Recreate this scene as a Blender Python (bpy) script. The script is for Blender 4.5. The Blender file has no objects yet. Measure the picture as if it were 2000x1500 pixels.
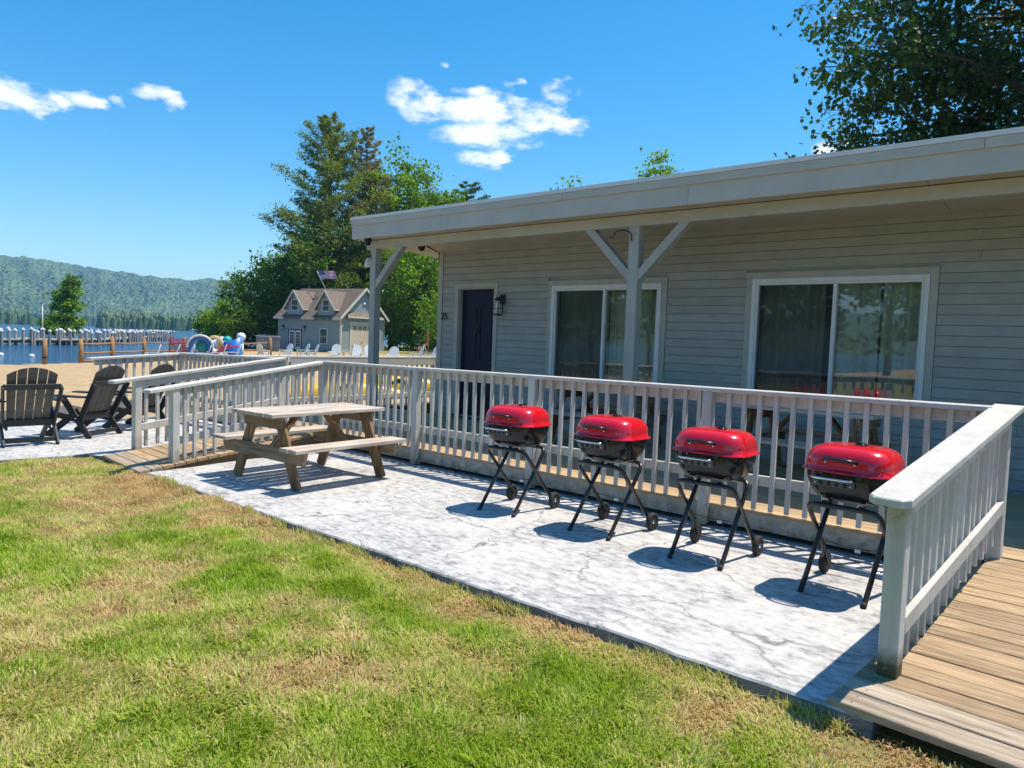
import bpy, bmesh, math, random
import numpy as np
from mathutils import Vector, Matrix, Euler
R = math.radians
rnd = random.Random(7); nr = np.random.default_rng(11)
scn = bpy.context.scene
col = scn.collection

# ------------------------------------------------------------------ camera
cam = bpy.data.cameras.new('camera'); camo = bpy.data.objects.new('camera', cam); col.objects.link(camo)
pit, rol, yaw = R(3.47), R(2.08), R(49.2)
f0 = Vector((-math.cos(yaw), math.sin(yaw), 0)); r0 = Vector((math.sin(yaw), math.cos(yaw), 0)); u0 = Vector((0, 0, 1))
Fw = f0*math.cos(pit) - u0*math.sin(pit); Up = u0*math.cos(pit) + f0*math.sin(pit)
Rt = r0*math.cos(rol) + Up*math.sin(rol); Uv = Up*math.cos(rol) - r0*math.sin(rol)
camo.matrix_world = Matrix(((Rt.x, Uv.x, -Fw.x, 0), (Rt.y, Uv.y, -Fw.y, 0), (Rt.z, Uv.z, -Fw.z, 1.65), (0, 0, 0, 1)))
cam.sensor_width = 36; cam.lens = 1416/2000*36; cam.clip_start = .05; cam.clip_end = 9000
scn.camera = camo

# ------------------------------------------------------------------ sky, sun, exposure
SUNV = Vector((.21, .355, 1.0)).normalized()          # towards the sun
sun = bpy.data.lights.new('sun', 'SUN'); suno = bpy.data.objects.new('sun', sun); col.objects.link(suno)
sun.energy = 4.7; sun.angle = R(.55); sun.color = (1, .915, .79)
suno.rotation_euler = SUNV.to_track_quat('Z', 'Y').to_euler()
suno.location = (20, 34, 95)
scn.view_settings.view_transform = 'Standard'; scn.view_settings.look = 'None'
scn.view_settings.exposure = 0.54; scn.view_settings.gamma = 1.0
scn.cycles.max_bounces = 6; scn.cycles.diffuse_bounces = 3; scn.cycles.glossy_bounces = 3
scn.cycles.transmission_bounces = 4; scn.cycles.transparent_max_bounces = 8; scn.cycles.volume_bounces = 0
scn.cycles.use_denoising = True
try: scn.cycles.sample_clamp_indirect = 6
except Exception: pass

wd = bpy.data.worlds.new('World'); scn.world = wd; wd.use_nodes = True
wn = wd.node_tree; wn.nodes.clear()
try: wd.cycles.sampling_method = 'MANUAL'; wd.cycles.sample_map_resolution = 512
except Exception: pass
def N(nt, kind, **kw):
    n = nt.nodes.new(kind)
    for k, v in kw.items():
        if k == 'ins':
            for i, val in v.items(): n.inputs[i].default_value = val
        else: setattr(n, k, v)
    return n
def L(nt, a, b): nt.links.new(a, b)
def math_node(nt, op, a, b=None, c=None, clamp=False):
    n = N(nt, 'ShaderNodeMath', operation=op, use_clamp=clamp)
    for i, v in enumerate((a, b, c)):
        if v is None: continue
        if isinstance(v, (int, float)): n.inputs[i].default_value = v
        else: L(nt, v, n.inputs[i])
    return n.outputs[0]
sky = N(wn, 'ShaderNodeTexSky', sky_type='NISHITA', sun_disc=False)
sky.sun_elevation = math.asin(SUNV.z); sky.sun_rotation = math.atan2(SUNV.x, SUNV.y)
sky.altitude = 100; sky.air_density = 1.0; sky.dust_density = .35; sky.ozone_density = 2.5
tc = N(wn, 'ShaderNodeTexCoord')
# fair-weather clouds: soft lens-shaped masses by direction, broken up by noise; the same kind goes on round the whole sky
CL = [((-.938,.248,.2425),.055,.016,1),((-.931,.272,.2434),.03,.014,.8),((-.9163,.311,.2522),.028,.010,.8),((-.905,.338,.2579),.02,.010,.6),((-.8875,.3717,.2724),.035,.012,.75),((-.8802,.3952,.2627),.02,.012,.8),
 ((-.7277,.614,.3056),.035,.022,.8),((-.7129,.6358,.2959),.045,.022,.95),((-.6819,.6695,.2947),.05,.020,1),((-.6535,.6971,.2949),.05,.022,1.05),((-.6258,.7203,.2992),.022,.013,.9),((-.6687,.674,.314),.055,.010,.7),
 ((-.6636,.6997,.2646),.07,.018,1.1),((-.617,.737,.2759),.04,.010,.8),((-.5805,.7657,.277),.028,.014,1),((-.6778,.6967,.235),.035,.013,1),((-.6554,.717,.2376),.022,.018,.95),((-.7067,.6688,.231),.03,.006,.5),
 ((-.6284,.7068,.3249),.025,.012,.6),((-.5833,.7445,.3248),.022,.006,.6),((-.5616,.765,.3154),.016,.012,.55),((-.6851,.6434,.3415),.018,.008,.5),((-.5351,.8069,.2502),.012,.005,.6),((-.3069,.9199,.2439),.02,.012,.9),((-.2773,.9286,.2465),.02,.012,.9)]
crng = random.Random(5); CW, CH = 1.1, 1.2
for k in range(5):
    a = R(40 + k*50 + crng.uniform(-8, 8)); e = crng.uniform(.2, .36)     # azimuths outside the picture, same kind of cloud
    for j in range(2):
        aa = a + crng.uniform(-.09, .09); ee = e + crng.uniform(-.03, .03)
        CL.append(((math.cos(aa)*math.cos(ee), -math.sin(aa)*math.cos(ee), math.sin(ee)), crng.uniform(.03, .07), crng.uniform(.012, .022), crng.uniform(.7, 1.05)))
sp = N(wn, 'ShaderNodeSeparateXYZ'); L(wn, tc.outputs['Generated'], sp.inputs[0])
vr = N(wn, 'ShaderNodeVectorRotate', rotation_type='Z_AXIS', ins={'Angle': R(-130.8)}); L(wn, tc.outputs['Generated'], vr.inputs['Vector'])
sr = N(wn, 'ShaderNodeSeparateXYZ'); L(wn, vr.outputs[0], sr.inputs[0])
azn = math_node(wn, 'ARCTAN2', sr.outputs[1], sr.outputs[0])                     # bearing, seam behind the viewer
cb = N(wn, 'ShaderNodeCombineXYZ'); L(wn, azn, cb.inputs[0]); L(wn, sr.outputs[2], cb.inputs[1])
nA = N(wn, 'ShaderNodeTexNoise', ins={'Scale': 20.0, 'Detail': 5.0, 'Roughness': .62})
mp = N(wn, 'ShaderNodeMapping'); mp.inputs['Scale'].default_value = (1, 1, 2.2); L(wn, tc.outputs['Generated'], mp.inputs['Vector']); L(wn, mp.outputs[0], nA.inputs['Vector'])
wob = N(wn, 'ShaderNodeVectorMath', operation='MULTIPLY_ADD'); L(wn, nA.outputs['Color'], wob.inputs[0]); wob.inputs[1].default_value = (.035, .018, 0)
off = N(wn, 'ShaderNodeVectorMath', operation='ADD'); L(wn, cb.outputs[0], off.inputs[0]); off.inputs[1].default_value = (-.0175, -.009, 0); L(wn, off.outputs[0], wob.inputs[2])
acc = None
for (c, a, b, s) in CL:
    c = Vector(c).normalized(); c.rotate(Euler((0,0,R(-130.8)))); az0, el0 = math.atan2(c.y, c.x), c.z; a *= CW*(.6+.4*s); b *= CH*(.6+.4*s)
    n1 = N(wn, 'ShaderNodeVectorMath', operation='MULTIPLY_ADD'); L(wn, wob.outputs[0], n1.inputs[0]); n1.inputs[1].default_value = (1/a, 1/b, 0); n1.inputs[2].default_value = (-az0/a, -el0/b, 1.25-s*1.0 if s < 1.25 else 0)
    n2 = N(wn, 'ShaderNodeVectorMath', operation='DOT_PRODUCT'); L(wn, n1.outputs[0], n2.inputs[0]); L(wn, n1.outputs[0], n2.inputs[1])
    acc = n2.outputs['Value'] if acc is None else math_node(wn, 'MINIMUM', acc, n2.outputs['Value'])
den = math_node(wn, 'SUBTRACT', math_node(wn, 'MULTIPLY_ADD', nA.outputs[0], 3.0, -.6), acc)
cr = N(wn, 'ShaderNodeValToRGB'); cr.color_ramp.elements[0].position = .0; cr.color_ramp.elements[1].position = 1.0; cr.color_ramp.interpolation = 'EASE'
L(wn, den, cr.inputs[0])
hs = N(wn, 'ShaderNodeHueSaturation', ins={'Hue': .493, 'Saturation': 1.46, 'Value': 1.1}); L(wn, sky.outputs[0], hs.inputs['Color'])
mx = N(wn, 'ShaderNodeMix', data_type='RGBA'); L(wn, cr.outputs[0], mx.inputs[0]); L(wn, hs.outputs[0], mx.inputs[6]); mx.inputs[7].default_value = (7.2, 7.4, 7.8, 1)
bg = N(wn, 'ShaderNodeBackground', ins={'Strength': .122}); L(wn, mx.outputs[2], bg.inputs['Color'])
wo = N(wn, 'ShaderNodeOutputWorld'); L(wn, bg.outputs[0], wo.inputs['Surface'])

# ------------------------------------------------------------------ helpers
class MB:
    """collects shapes, becomes one mesh"""
    def __init__(s): s.v = []; s.f = []; s.sm = []
    def add(s, vs, fs, smooth=False):
        o = len(s.v); s.v += [tuple(p) for p in vs]; s.f += [tuple(i+o for i in f) for f in fs]; s.sm += [smooth]*len(fs); return s
    def box(s, x0, x1, y0, y1, z0, z1, b=0.0):
        if b <= 0:
            return s.add([(x0,y0,z0),(x1,y0,z0),(x1,y1,z0),(x0,y1,z0),(x0,y0,z1),(x1,y0,z1),(x1,y1,z1),(x0,y1,z1)],
                  [(0,3,2,1),(4,5,6,7),(0,1,5,4),(1,2,6,5),(2,3,7,6),(3,0,4,7)])
        return s.beam(((x0+x1)/2,(y0+y1)/2,z0), ((x0+x1)/2,(y0+y1)/2,z1), x1-x0, y1-y0, (1,0,0), b)
    def beam(s, p0, p1, w, h, side=None, b=0.0):
        """bar from p0 to p1; w across `side`, h across the third axis; b bevels the four long edges"""
        p0, p1 = Vector(p0), Vector(p1); t = (p1-p0).normalized()
        if side is None: side = Vector((0,0,1)).cross(t) if abs(t.z) < .95 else Vector((1,0,0))
        sd = Vector(side); sd = (sd - t*sd.dot(t)).normalized(); n = t.cross(sd)
        a, c = w/2, h/2
        if b > 0:
            pr = [(-a+b,-c),(a-b,-c),(a,-c+b),(a,c-b),(a-b,c),(-a+b,c),(-a,c-b),(-a,-c+b)]
        else: pr = [(-a,-c),(a,-c),(a,c),(-a,c)]
        k = len(pr)
        vs = [p0+sd*x+n*y for x,y in pr] + [p1+sd*x+n*y for x,y in pr]
        fs = [tuple(range(k-1,-1,-1)), tuple(range(k,2*k))] + [(i,(i+1)%k,(i+1)%k+k,i+k) for i in range(k)]
        return s.add(vs, fs)
    def tube(s, pts, r, n=8, cap=True):
        pts = [Vector(p) for p in pts]; m = len(pts); rs = r if isinstance(r,(list,tuple)) else [r]*m
        vs = []; up = None
        for i,p in enumerate(pts):
            t = (pts[min(i+1,m-1)]-pts[max(i-1,0)]).normalized()
            if up is None: up = Vector((0,0,1)) if abs(t.z)<.9 else Vector((1,0,0))
            a = (up - t*up.dot(t)).normalized(); b = t.cross(a); up = a
            for k in range(n):
                q = 2*math.pi*k/n; vs.append(p + (a*math.cos(q)+b*math.sin(q))*rs[i])
        fs = [(i*n+k, i*n+(k+1)%n, (i+1)*n+(k+1)%n, (i+1)*n+k) for i in range(m-1) for k in range(n)]
        s.add(vs, fs, True)
        if cap:
            o = len(s.v)-m*n
            s.f += [tuple(o+k for k in range(n-1,-1,-1)), tuple(o+(m-1)*n+k for k in range(n))]; s.sm += [False]*2
        return s
    def lathe(s, prof, n=20, c=(0,0,0), axis='z', smooth=True):
        vs = []
        for r,z in prof:
            for k in range(n):
                q = 2*math.pi*k/n; x,y = r*math.cos(q), r*math.sin(q)
                p = (x,y,z) if axis=='z' else ((z,x,y) if axis=='x' else (x,z,y))
                vs.append((p[0]+c[0],p[1]+c[1],p[2]+c[2]))
        m = len(prof)
        fs = [(i*n+k, i*n+(k+1)%n, (i+1)*n+(k+1)%n, (i+1)*n+k) for i in range(m-1) for k in range(n)]
        if axis=='y': fs = [f[::-1] for f in fs]
        return s.add(vs, fs, smooth)
    def prism(s, poly, z0, z1):
        k = len(poly)
        return s.add([(x,y,z0) for x,y in poly]+[(x,y,z1) for x,y in poly], [tuple(range(k-1,-1,-1)),tuple(range(k,2*k))]+[(i,(i+1)%k,(i+1)%k+k,i+k) for i in range(k)])
    def mesh(s, name, mat=None):
        me = bpy.data.meshes.new(name); me.from_pydata(s.v, [], s.f)
        me.polygons.foreach_set('use_smooth', s.sm); 
        if mat: me.materials.append(mat)
        me.update(); return me
def link(name, me, parent=None):
    o = bpy.data.objects.new(name, me); col.objects.link(o)
    if parent is not None: o.parent = parent
    return o
def tag(o, label=None, cat=None, group=None, kind=None):
    for k, v in (('label',label),('category',cat),('group',group),('kind',kind)):
        if v: o[k] = v
    return o
def thing(name, label, cat, loc=(0,0,0), rz=0, group=None):
    o = link(name, None); o.location = loc; o.rotation_euler = (0,0,rz); o.empty_display_size = .2
    return tag(o, label, cat, group)
def part(name, mb, mat, parent, world=False):
    """world=True: the mesh is in world coordinates although its thing stands at its base"""
    me = mb if isinstance(mb, bpy.types.Mesh) else mb.mesh(name, mat)
    if isinstance(mb, bpy.types.Mesh) and mat and not me.materials: me.materials.append(mat)
    o = link(name, me, parent)
    if world and parent is not None: o.matrix_parent_inverse = Matrix.Translation(-Vector(parent.location))
    return o
def kids(o): return [c for c in col.objects if c.parent == o]
def copy_tree(o, loc=None, rz=None, label=None, group=None, parent=None, ch=None):
    if ch is None:
        ch = {}
        for c in col.objects:
            if c.parent: ch.setdefault(c.parent.name, []).append(c)
    c = o.copy(); col.objects.link(c); c.parent = parent
    if parent is not None: c.matrix_parent_inverse = o.matrix_parent_inverse.copy()
    if loc is not None: c.location = loc
    if rz is not None: c.rotation_euler = (0,0,rz)
    if label: c['label'] = label
    if group: c['group'] = group
    for k in ch.get(o.name, []): copy_tree(k, parent=c, ch=ch)
    return c
def struct(name, mb, mat): 
    o = link(name, mb if isinstance(mb, bpy.types.Mesh) else mb.mesh(name, mat)); 
    if isinstance(mb, bpy.types.Mesh) and mat: o.data.materials.append(mat)
    o['kind'] = 'structure'; return o
def np_mesh(name, verts, faces, mat, tint=None, k=3, smooth=False):
    me = bpy.data.meshes.new(name); verts = np.asarray(verts, np.float32); faces = np.asarray(faces, np.int32)
    me.vertices.add(len(verts)); me.vertices.foreach_set('co', verts.ravel())
    me.loops.add(faces.size); me.loops.foreach_set('vertex_index', faces.ravel())
    me.polygons.add(len(faces)); me.polygons.foreach_set('loop_start', np.arange(0, faces.size, k, dtype=np.int32))
    if smooth: me.polygons.foreach_set('use_smooth', np.ones(len(faces), bool))
    me.update(calc_edges=True)
    if tint is not None:
        for nm, arr in tint.items():
            at = me.attributes.new(nm, 'FLOAT', 'POINT'); at.data.foreach_set('value', np.asarray(arr, np.float32))
    if mat: me.materials.append(mat)
    return me
def vnoise(x, y, scale, seed=0):
    """smooth value noise 0..1"""
    g = np.random.default_rng(seed).random((64, 64)); x = np.asarray(x)/scale; y = np.asarray(y)/scale
    xi = np.floor(x).astype(int); yi = np.floor(y).astype(int); fx = x-xi; fy = y-yi
    fx = fx*fx*(3-2*fx); fy = fy*fy*(3-2*fy); a = lambda i, j: g[i % 64, j % 64]
    return (a(xi,yi)*(1-fx)+a(xi+1,yi)*fx)*(1-fy) + (a(xi,yi+1)*(1-fx)+a(xi+1,yi+1)*fx)*fy

# ------------------------------------------------------------------ materials
MATS = {}
def mat(name, c1, c2=None, scale=6., stretch=(1,1,1), rough=.6, bump=0., bscale=None, metal=0., detail=5., lo=.35, hi=.65, spec=.5, var=0., c3=None, coat=0., sheen=0.):
    m = bpy.data.materials.new(name); m.use_nodes = True; nt = m.node_tree; p = nt.nodes['Principled BSDF']
    p.inputs['Roughness'].default_value = rough; p.inputs['Metallic'].default_value = metal
    p.inputs['Specular IOR Level'].default_value = spec
    if coat: p.inputs['Coat Weight'].default_value = coat; p.inputs['Coat Roughness'].default_value = .08
    tcn = N(nt, 'ShaderNodeTexCoord'); oi = N(nt, 'ShaderNodeObjectInfo')
    ad = N(nt, 'ShaderNodeVectorMath', operation='MULTIPLY_ADD'); L(nt, oi.outputs['Random'], ad.inputs[0]); ad.inputs[1].default_value = (37., 23., 51.); L(nt, tcn.outputs['Object'], ad.inputs[2])
    mpn = N(nt, 'ShaderNodeMapping'); mpn.inputs['Scale'].default_value = stretch; L(nt, ad.outputs[0], mpn.inputs['Vector'])
    ns = N(nt, 'ShaderNodeTexNoise', ins={'Scale': scale, 'Detail': detail, 'Roughness': .6}); L(nt, mpn.outputs[0], ns.inputs['Vector'])
    c2 = c2 or tuple(v*.85 for v in c1)
    rp = N(nt, 'ShaderNodeValToRGB'); e = rp.color_ramp.elements; e[0].position = lo; e[1].position = hi; e[0].color = (*c2, 1); e[1].color = (*c1, 1)
    if c3: x = e.new((lo+hi)/2); x.color = (*c3, 1)
    L(nt, ns.outputs[0], rp.inputs[0]); out = rp.outputs[0]
    if var:
        h = N(nt, 'ShaderNodeHueSaturation'); L(nt, out, h.inputs['Color'])
        L(nt, math_node(nt, 'MULTIPLY_ADD', oi.outputs['Random'], var, 1-var/2), h.inputs['Value']); out = h.outputs[0]
    L(nt, out, p.inputs['Base Color'])
    if bump:
        nb = N(nt, 'ShaderNodeTexNoise', ins={'Scale': bscale or scale*3, 'Detail': 4., 'Roughness': .6}); L(nt, mpn.outputs[0], nb.inputs['Vector'])
        bp = N(nt, 'ShaderNodeBump', ins={'Strength': min(1, bump), 'Distance': .01}); L(nt, nb.outputs[0], bp.inputs['Height']); L(nt, bp.outputs[0], p.inputs['Normal'])
        rr = math_node(nt, 'MULTIPLY_ADD', nb.outputs[0], .25, rough-.12); L(nt, rr, p.inputs['Roughness'])
    MATS[name] = m; return m
def bsdf(m): return m.node_tree.nodes['Principled BSDF']
def dirt(m, colr, z0, z1, scale=9., amt=.9, DOFF=-1.1):
    """moss and splash dirt low on a piece (own outline from noise), in world heights"""
    nt = m.node_tree; p = bsdf(m); src = p.inputs['Base Color'].links[0].from_socket
    g = N(nt, 'ShaderNodeNewGeometry'); sx = N(nt, 'ShaderNodeSeparateXYZ'); L(nt, g.outputs['Position'], sx.inputs[0])
    n1 = N(nt, 'ShaderNodeTexNoise', ins={'Scale': scale, 'Detail': 6., 'Roughness': .7}); L(nt, g.outputs['Position'], n1.inputs['Vector'])
    h = N(nt, 'ShaderNodeMapRange', ins={'From Min': z1, 'From Max': z0}); L(nt, sx.outputs[2], h.inputs['Value'])
    k = math_node(nt, 'MULTIPLY', h.outputs[0], math_node(nt, 'MULTIPLY_ADD', n1.outputs[0], 5., DOFF), clamp=True)
    k = math_node(nt, 'MULTIPLY', k, amt, clamp=True)
    mxn = N(nt, 'ShaderNodeMix', data_type='RGBA'); L(nt, k, mxn.inputs[0]); L(nt, src, mxn.inputs[6]); mxn.inputs[7].default_value = (*colr, 1)
    L(nt, mxn.outputs[2], p.inputs['Base Color'])
siding = mat('siding_paint', (.375,.38,.35), (.32,.325,.30), 3., (1,1,1), .55, .25, 40., var=.07)
trim = mat('trim_paint', (.46,.45,.40), (.40,.39,.345), 4., rough=.5, bump=.15, bscale=40., var=.05)
railp = mat('rail_paint', (.60,.58,.53), (.46,.445,.40), 5., (1.6,1.6,.22), .6, .7, 26., var=.14, lo=.25, hi=.6)
dirt(railp, (.13,.125,.055), -.06, .24, 11., 1., -1.55)
dirt(railp, (.27,.26,.19), -2., 2.2, 4.5, .55, -2.2)
mossp = mat('mossy_rail_paint', (.58,.57,.52), (.44,.435,.39), 5., (1.6,1.6,.22), .6, .7, 26., lo=.25, hi=.6)
dirt(mossp, (.055,.06,.022), -.02, .22, 14., 1., -.2); dirt(mossp, (.16,.165,.07), 1.0, .74, 22., .75, -1.7)
bleached = mat('bleached_ramp_boards', (.44,.355,.255), (.22,.17,.12), 2.4, (1.0,12,12), .85, .6, 9., var=.2, lo=.34, hi=.62)
fasciap = mat('fascia_paint', (.50,.485,.44), (.45,.44,.40), 2.5, rough=.5, bump=.12, bscale=30., var=.04)
soffitp = mat('soffit_paint', (.47,.45,.38), (.41,.39,.32), 2.5, rough=.6, bump=.2, bscale=30., var=.04)
postp = mat('porch_post_paint', (.42,.42,.385), (.36,.36,.33), 4., rough=.5, bump=.2, bscale=30., var=.04)
roofing = mat('roof_membrane', (.30,.30,.30), (.24,.24,.24), 20., rough=.85)
drip = mat('drip_edge_metal', (.72,.73,.74), (.64,.65,.66), 8., rough=.35, spec=.6)
whitevinyl = mat('white_vinyl', (.74,.75,.76), (.68,.69,.70), 6., rough=.35)
navy = mat('navy_door_paint', (.006,.011,.038), (.004,.008,.03), 10., rough=.45, spec=.3)
blackm = mat('black_metal', (.012,.012,.013), (.02,.02,.021), 30., rough=.4)
blackp = mat('black_poly_lumber', (.028,.027,.026), (.018,.018,.018), 14., (1,6,1), .55, .3, 60., var=.2)
slatm = mat('weathered_brown_poly_slats', (.115,.103,.088), (.075,.067,.057), 10., (6,1,1), .6, .3, 50., var=.2)
tubem = mat('black_tube_enamel', (.010,.010,.014), (.016,.016,.02), 30., rough=.28)
redm = mat('red_enamel', (.68,.004,.016), (.64,.004,.014), 8., rough=.17, spec=.55, coat=.7)
bowlm = mat('black_porcelain', (.008,.008,.010), (.012,.012,.014), 20., rough=.16, spec=.35)
chrome = mat('chromed_steel', (.72,.72,.72), (.6,.6,.6), 15., rough=.18, metal=1.)
rubber = mat('black_rubber', (.015,.015,.015), (.03,.03,.03), 40., rough=.8)
deckw = mat('deck_boards_wood', (.50,.36,.21), (.30,.205,.115), 3., (1.2,14,14), .75, .5, 9., var=.24, lo=.3, hi=.7, c3=(.41,.29,.165))
rampw = mat('weathered_ramp_boards', (.47,.335,.195), (.25,.165,.09), 3., (1.1,13,13), .8, .6, 9., var=.42, lo=.34, hi=.66, c3=(.36,.245,.135))
tablew = mat('weathered_table_wood', (.32,.225,.145), (.12,.08,.05), 2.2, (1.,10,10), .8, .6, 9., var=.22, lo=.3, hi=.72, c3=(.27,.19,.125))
tablel = mat('table_leg_wood', (.36,.21,.095), (.12,.068,.03), 2.2, (8,8,1.1), .8, .6, 9., var=.25, lo=.3, hi=.72, c3=(.25,.145,.066))
tabletop = mat('sun_bleached_table_boards', (.58,.50,.42), (.27,.21,.16), 2.2, (10,.9,10), .75, .6, 9., var=.22, lo=.30, hi=.60)
logw = mat('peeled_log_wood', (.36,.20,.075), (.22,.115,.045), 4., (6,6,1), .75, .4, 12., var=.2)
whitep = mat('white_plastic', (.74,.74,.73), (.66,.66,.65), 5., rough=.45, var=.06)
pilingw = mat('piling_wood', (.40,.37,.34), (.24,.215,.195), 4., (5,5,1), .85, var=.3)
dockw = mat('dock_boards', (.42,.38,.34), (.28,.25,.22), 4., rough=.85, var=.2)
shingle = mat('brown_shingles', (.20,.155,.12), (.11,.085,.068), 5., rough=.9, bump=.4, var=.3)
bhsiding = mat('boathouse_siding', (.27,.315,.325), (.235,.275,.285), 3., rough=.6, var=.05)
cream = mat('cream_trim', (.62,.57,.47), (.56,.51,.42), 4., rough=.55)
garage = mat('garage_door_paint', (.60,.50,.385), (.54,.45,.345), 3., rough=.5)
fencew = mat('grey_fence_wood', (.30,.29,.275), (.19,.18,.17), 5., (4,4,1), .85, var=.25)
yellowp = mat('yellow_plastic', (.72,.43,.008), (.66,.38,.006), 5., rough=.35)
bluep = mat('blue_plastic', (.02,.17,.56), (.018,.15,.5), 5., rough=.35)
tealp = mat('teal_plastic', (.01,.36,.38), (.01,.32,.34), 5., rough=.35)
pinkp = mat('pink_red_plastic', (.62,.05,.12), (.55,.04,.10), 5., rough=.4)
tanp = mat('tan_plastic', (.62,.42,.17), (.56,.37,.15), 5., rough=.4)
redcloth = mat('faded_red_cloth', (.42,.10,.10), (.34,.07,.075), 8., rough=.9)
fabric = mat('curtain_fabric', (.78,.80,.75), (.66,.68,.64), 8., (1,1,.2), .9)
bark = mat('bark', (.12,.095,.072), (.055,.044,.034), 5., (5,5,1), .9, .6, 12.)
paleb = mat('pale_bark', (.34,.31,.27), (.18,.16,.14), 6., (5,5,1), .9)
roomm = mat('room_wall_paint', (.30,.29,.27), (.27,.26,.24), 2., rough=.8)
ball_mat = whitep

# stamped concrete: pale field, dark release blotches, meandering stone seams
def concrete():
    m = bpy.data.materials.new('stamped_concrete'); m.use_nodes = True; nt = m.node_tree; p = bsdf(m); p.inputs['Roughness'].default_value = .62
    g = N(nt, 'ShaderNodeNewGeometry'); P = g.outputs['Position']
    def noise(s, d=6., r=.62, st=(1,1,1)):
        mpn = N(nt, 'ShaderNodeMapping'); mpn.inputs['Scale'].default_value = st; L(nt, P, mpn.inputs['Vector'])
        n = N(nt, 'ShaderNodeTexNoise', ins={'Scale': s, 'Detail': d, 'Roughness': r}); L(nt, mpn.outputs[0], n.inputs['Vector']); return n
    a = noise(1.5, 5., .6); b = noise(8.5, 8., .72, (1,1.7,1)); c = noise(50., 4., .6)
    wv = N(nt, 'ShaderNodeVectorMath', operation='MULTIPLY_ADD'); wn_ = noise(1.6, 4., .6); L(nt, wn_.outputs['Color'], wv.inputs[0]); wv.inputs[1].default_value = (.9,.9,0); L(nt, P, wv.inputs[2])
    vo = N(nt, 'ShaderNodeTexVoronoi', feature='DISTANCE_TO_EDGE', ins={'Scale': .85}); L(nt, wv.outputs[0], vo.inputs['Vector'])
    seam = N(nt, 'ShaderNodeMapRange', ins={'From Min': 0., 'From Max': .013, 'To Min': 1., 'To Max': 0.}); L(nt, vo.outputs[0], seam.inputs['Value'])
    seamk = math_node(nt, 'MULTIPLY', seam.outputs[0], math_node(nt, 'MULTIPLY_ADD', a.outputs[0], 3.2, -1.05, clamp=True), clamp=True)
    r1 = N(nt, 'ShaderNodeValToRGB'); e = r1.color_ramp.elements; e[0].position=.37; e[0].color=(.17,.17,.175,1); e[1].position=.56; e[1].color=(.565,.545,.52,1)
    x = e.new(.465); x.color=(.40,.39,.38,1)
    L(nt, math_node(nt, 'MULTIPLY_ADD', a.outputs[0], .32, math_node(nt, 'MULTIPLY', b.outputs[0], .68)), r1.inputs[0])
    mxn = N(nt, 'ShaderNodeMix', data_type='RGBA'); L(nt, math_node(nt, 'MULTIPLY', seamk, .92), mxn.inputs[0]); L(nt, r1.outputs[0], mxn.inputs[6]); mxn.inputs[7].default_value=(.085,.085,.09,1)
    L(nt, mxn.outputs[2], p.inputs['Base Color'])
    hgt = math_node(nt, 'SUBTRACT', math_node(nt, 'MULTIPLY_ADD', c.outputs[0], .25, b.outputs[0]), math_node(nt, 'MULTIPLY', seamk, .8))
    bp = N(nt, 'ShaderNodeBump', ins={'Strength': .45, 'Distance': .012}); L(nt, hgt, bp.inputs['Height']); L(nt, bp.outputs[0], p.inputs['Normal'])
    return m
concm = concrete()
concside = mat('formed_concrete_edge', (.25,.26,.27), (.11,.115,.12), 9., (1,1,2.5), .85, .6, 25.)

def leafmat(name, dark, lite, trans=.35, third=None):
    m = bpy.data.materials.new(name); m.use_nodes = True; nt = m.node_tree; p = bsdf(m)
    at = N(nt, 'ShaderNodeAttribute', attribute_name='tint'); rp = N(nt, 'ShaderNodeValToRGB'); e = rp.color_ramp.elements
    e[0].color = (*dark,1); e[1].color = (*lite,1)
    if third: x = e.new(.93); x.color = (*lite,1); e[len(e)-1].color = (*third,1)
    L(nt, at.outputs['Fac'], rp.inputs[0]); L(nt, rp.outputs[0], p.inputs['Base Color'])
    p.inputs['Roughness'].default_value = .5; p.inputs['Specular IOR Level'].default_value = .35
    tr = N(nt, 'ShaderNodeBsdfTranslucent'); h = N(nt, 'ShaderNodeHueSaturation', ins={'Saturation': 1.15, 'Value': 1.5}); L(nt, rp.outputs[0], h.inputs['Color']); L(nt, h.outputs[0], tr.inputs[0])
    ms = N(nt, 'ShaderNodeMixShader', ins={0: trans}); L(nt, p.outputs[0], ms.inputs[1]); L(nt, tr.outputs[0], ms.inputs[2]); L(nt, ms.outputs[0], nt.nodes['Material Output'].inputs['Surface'])
    return m
leafA = leafmat('broad_leaves', (.036,.085,.012), (.20,.31,.035), .5)
leafB = leafmat('light_green_leaves', (.06,.13,.015), (.24,.37,.045), .52)
leafD = leafmat('dark_maple_leaves', (.018,.050,.013), (.07,.135,.028), .3)
leafP = leafmat('pine_needles', (.035,.080,.022), (.22,.27,.035), .4, third=(.27,.19,.06))
leafP2 = leafmat('blue_green_needles', (.03,.07,.03), (.12,.19,.05), .4)
leafY = leafmat('thin_browning_needles', (.08,.11,.045), (.27,.23,.12), .4)

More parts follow.
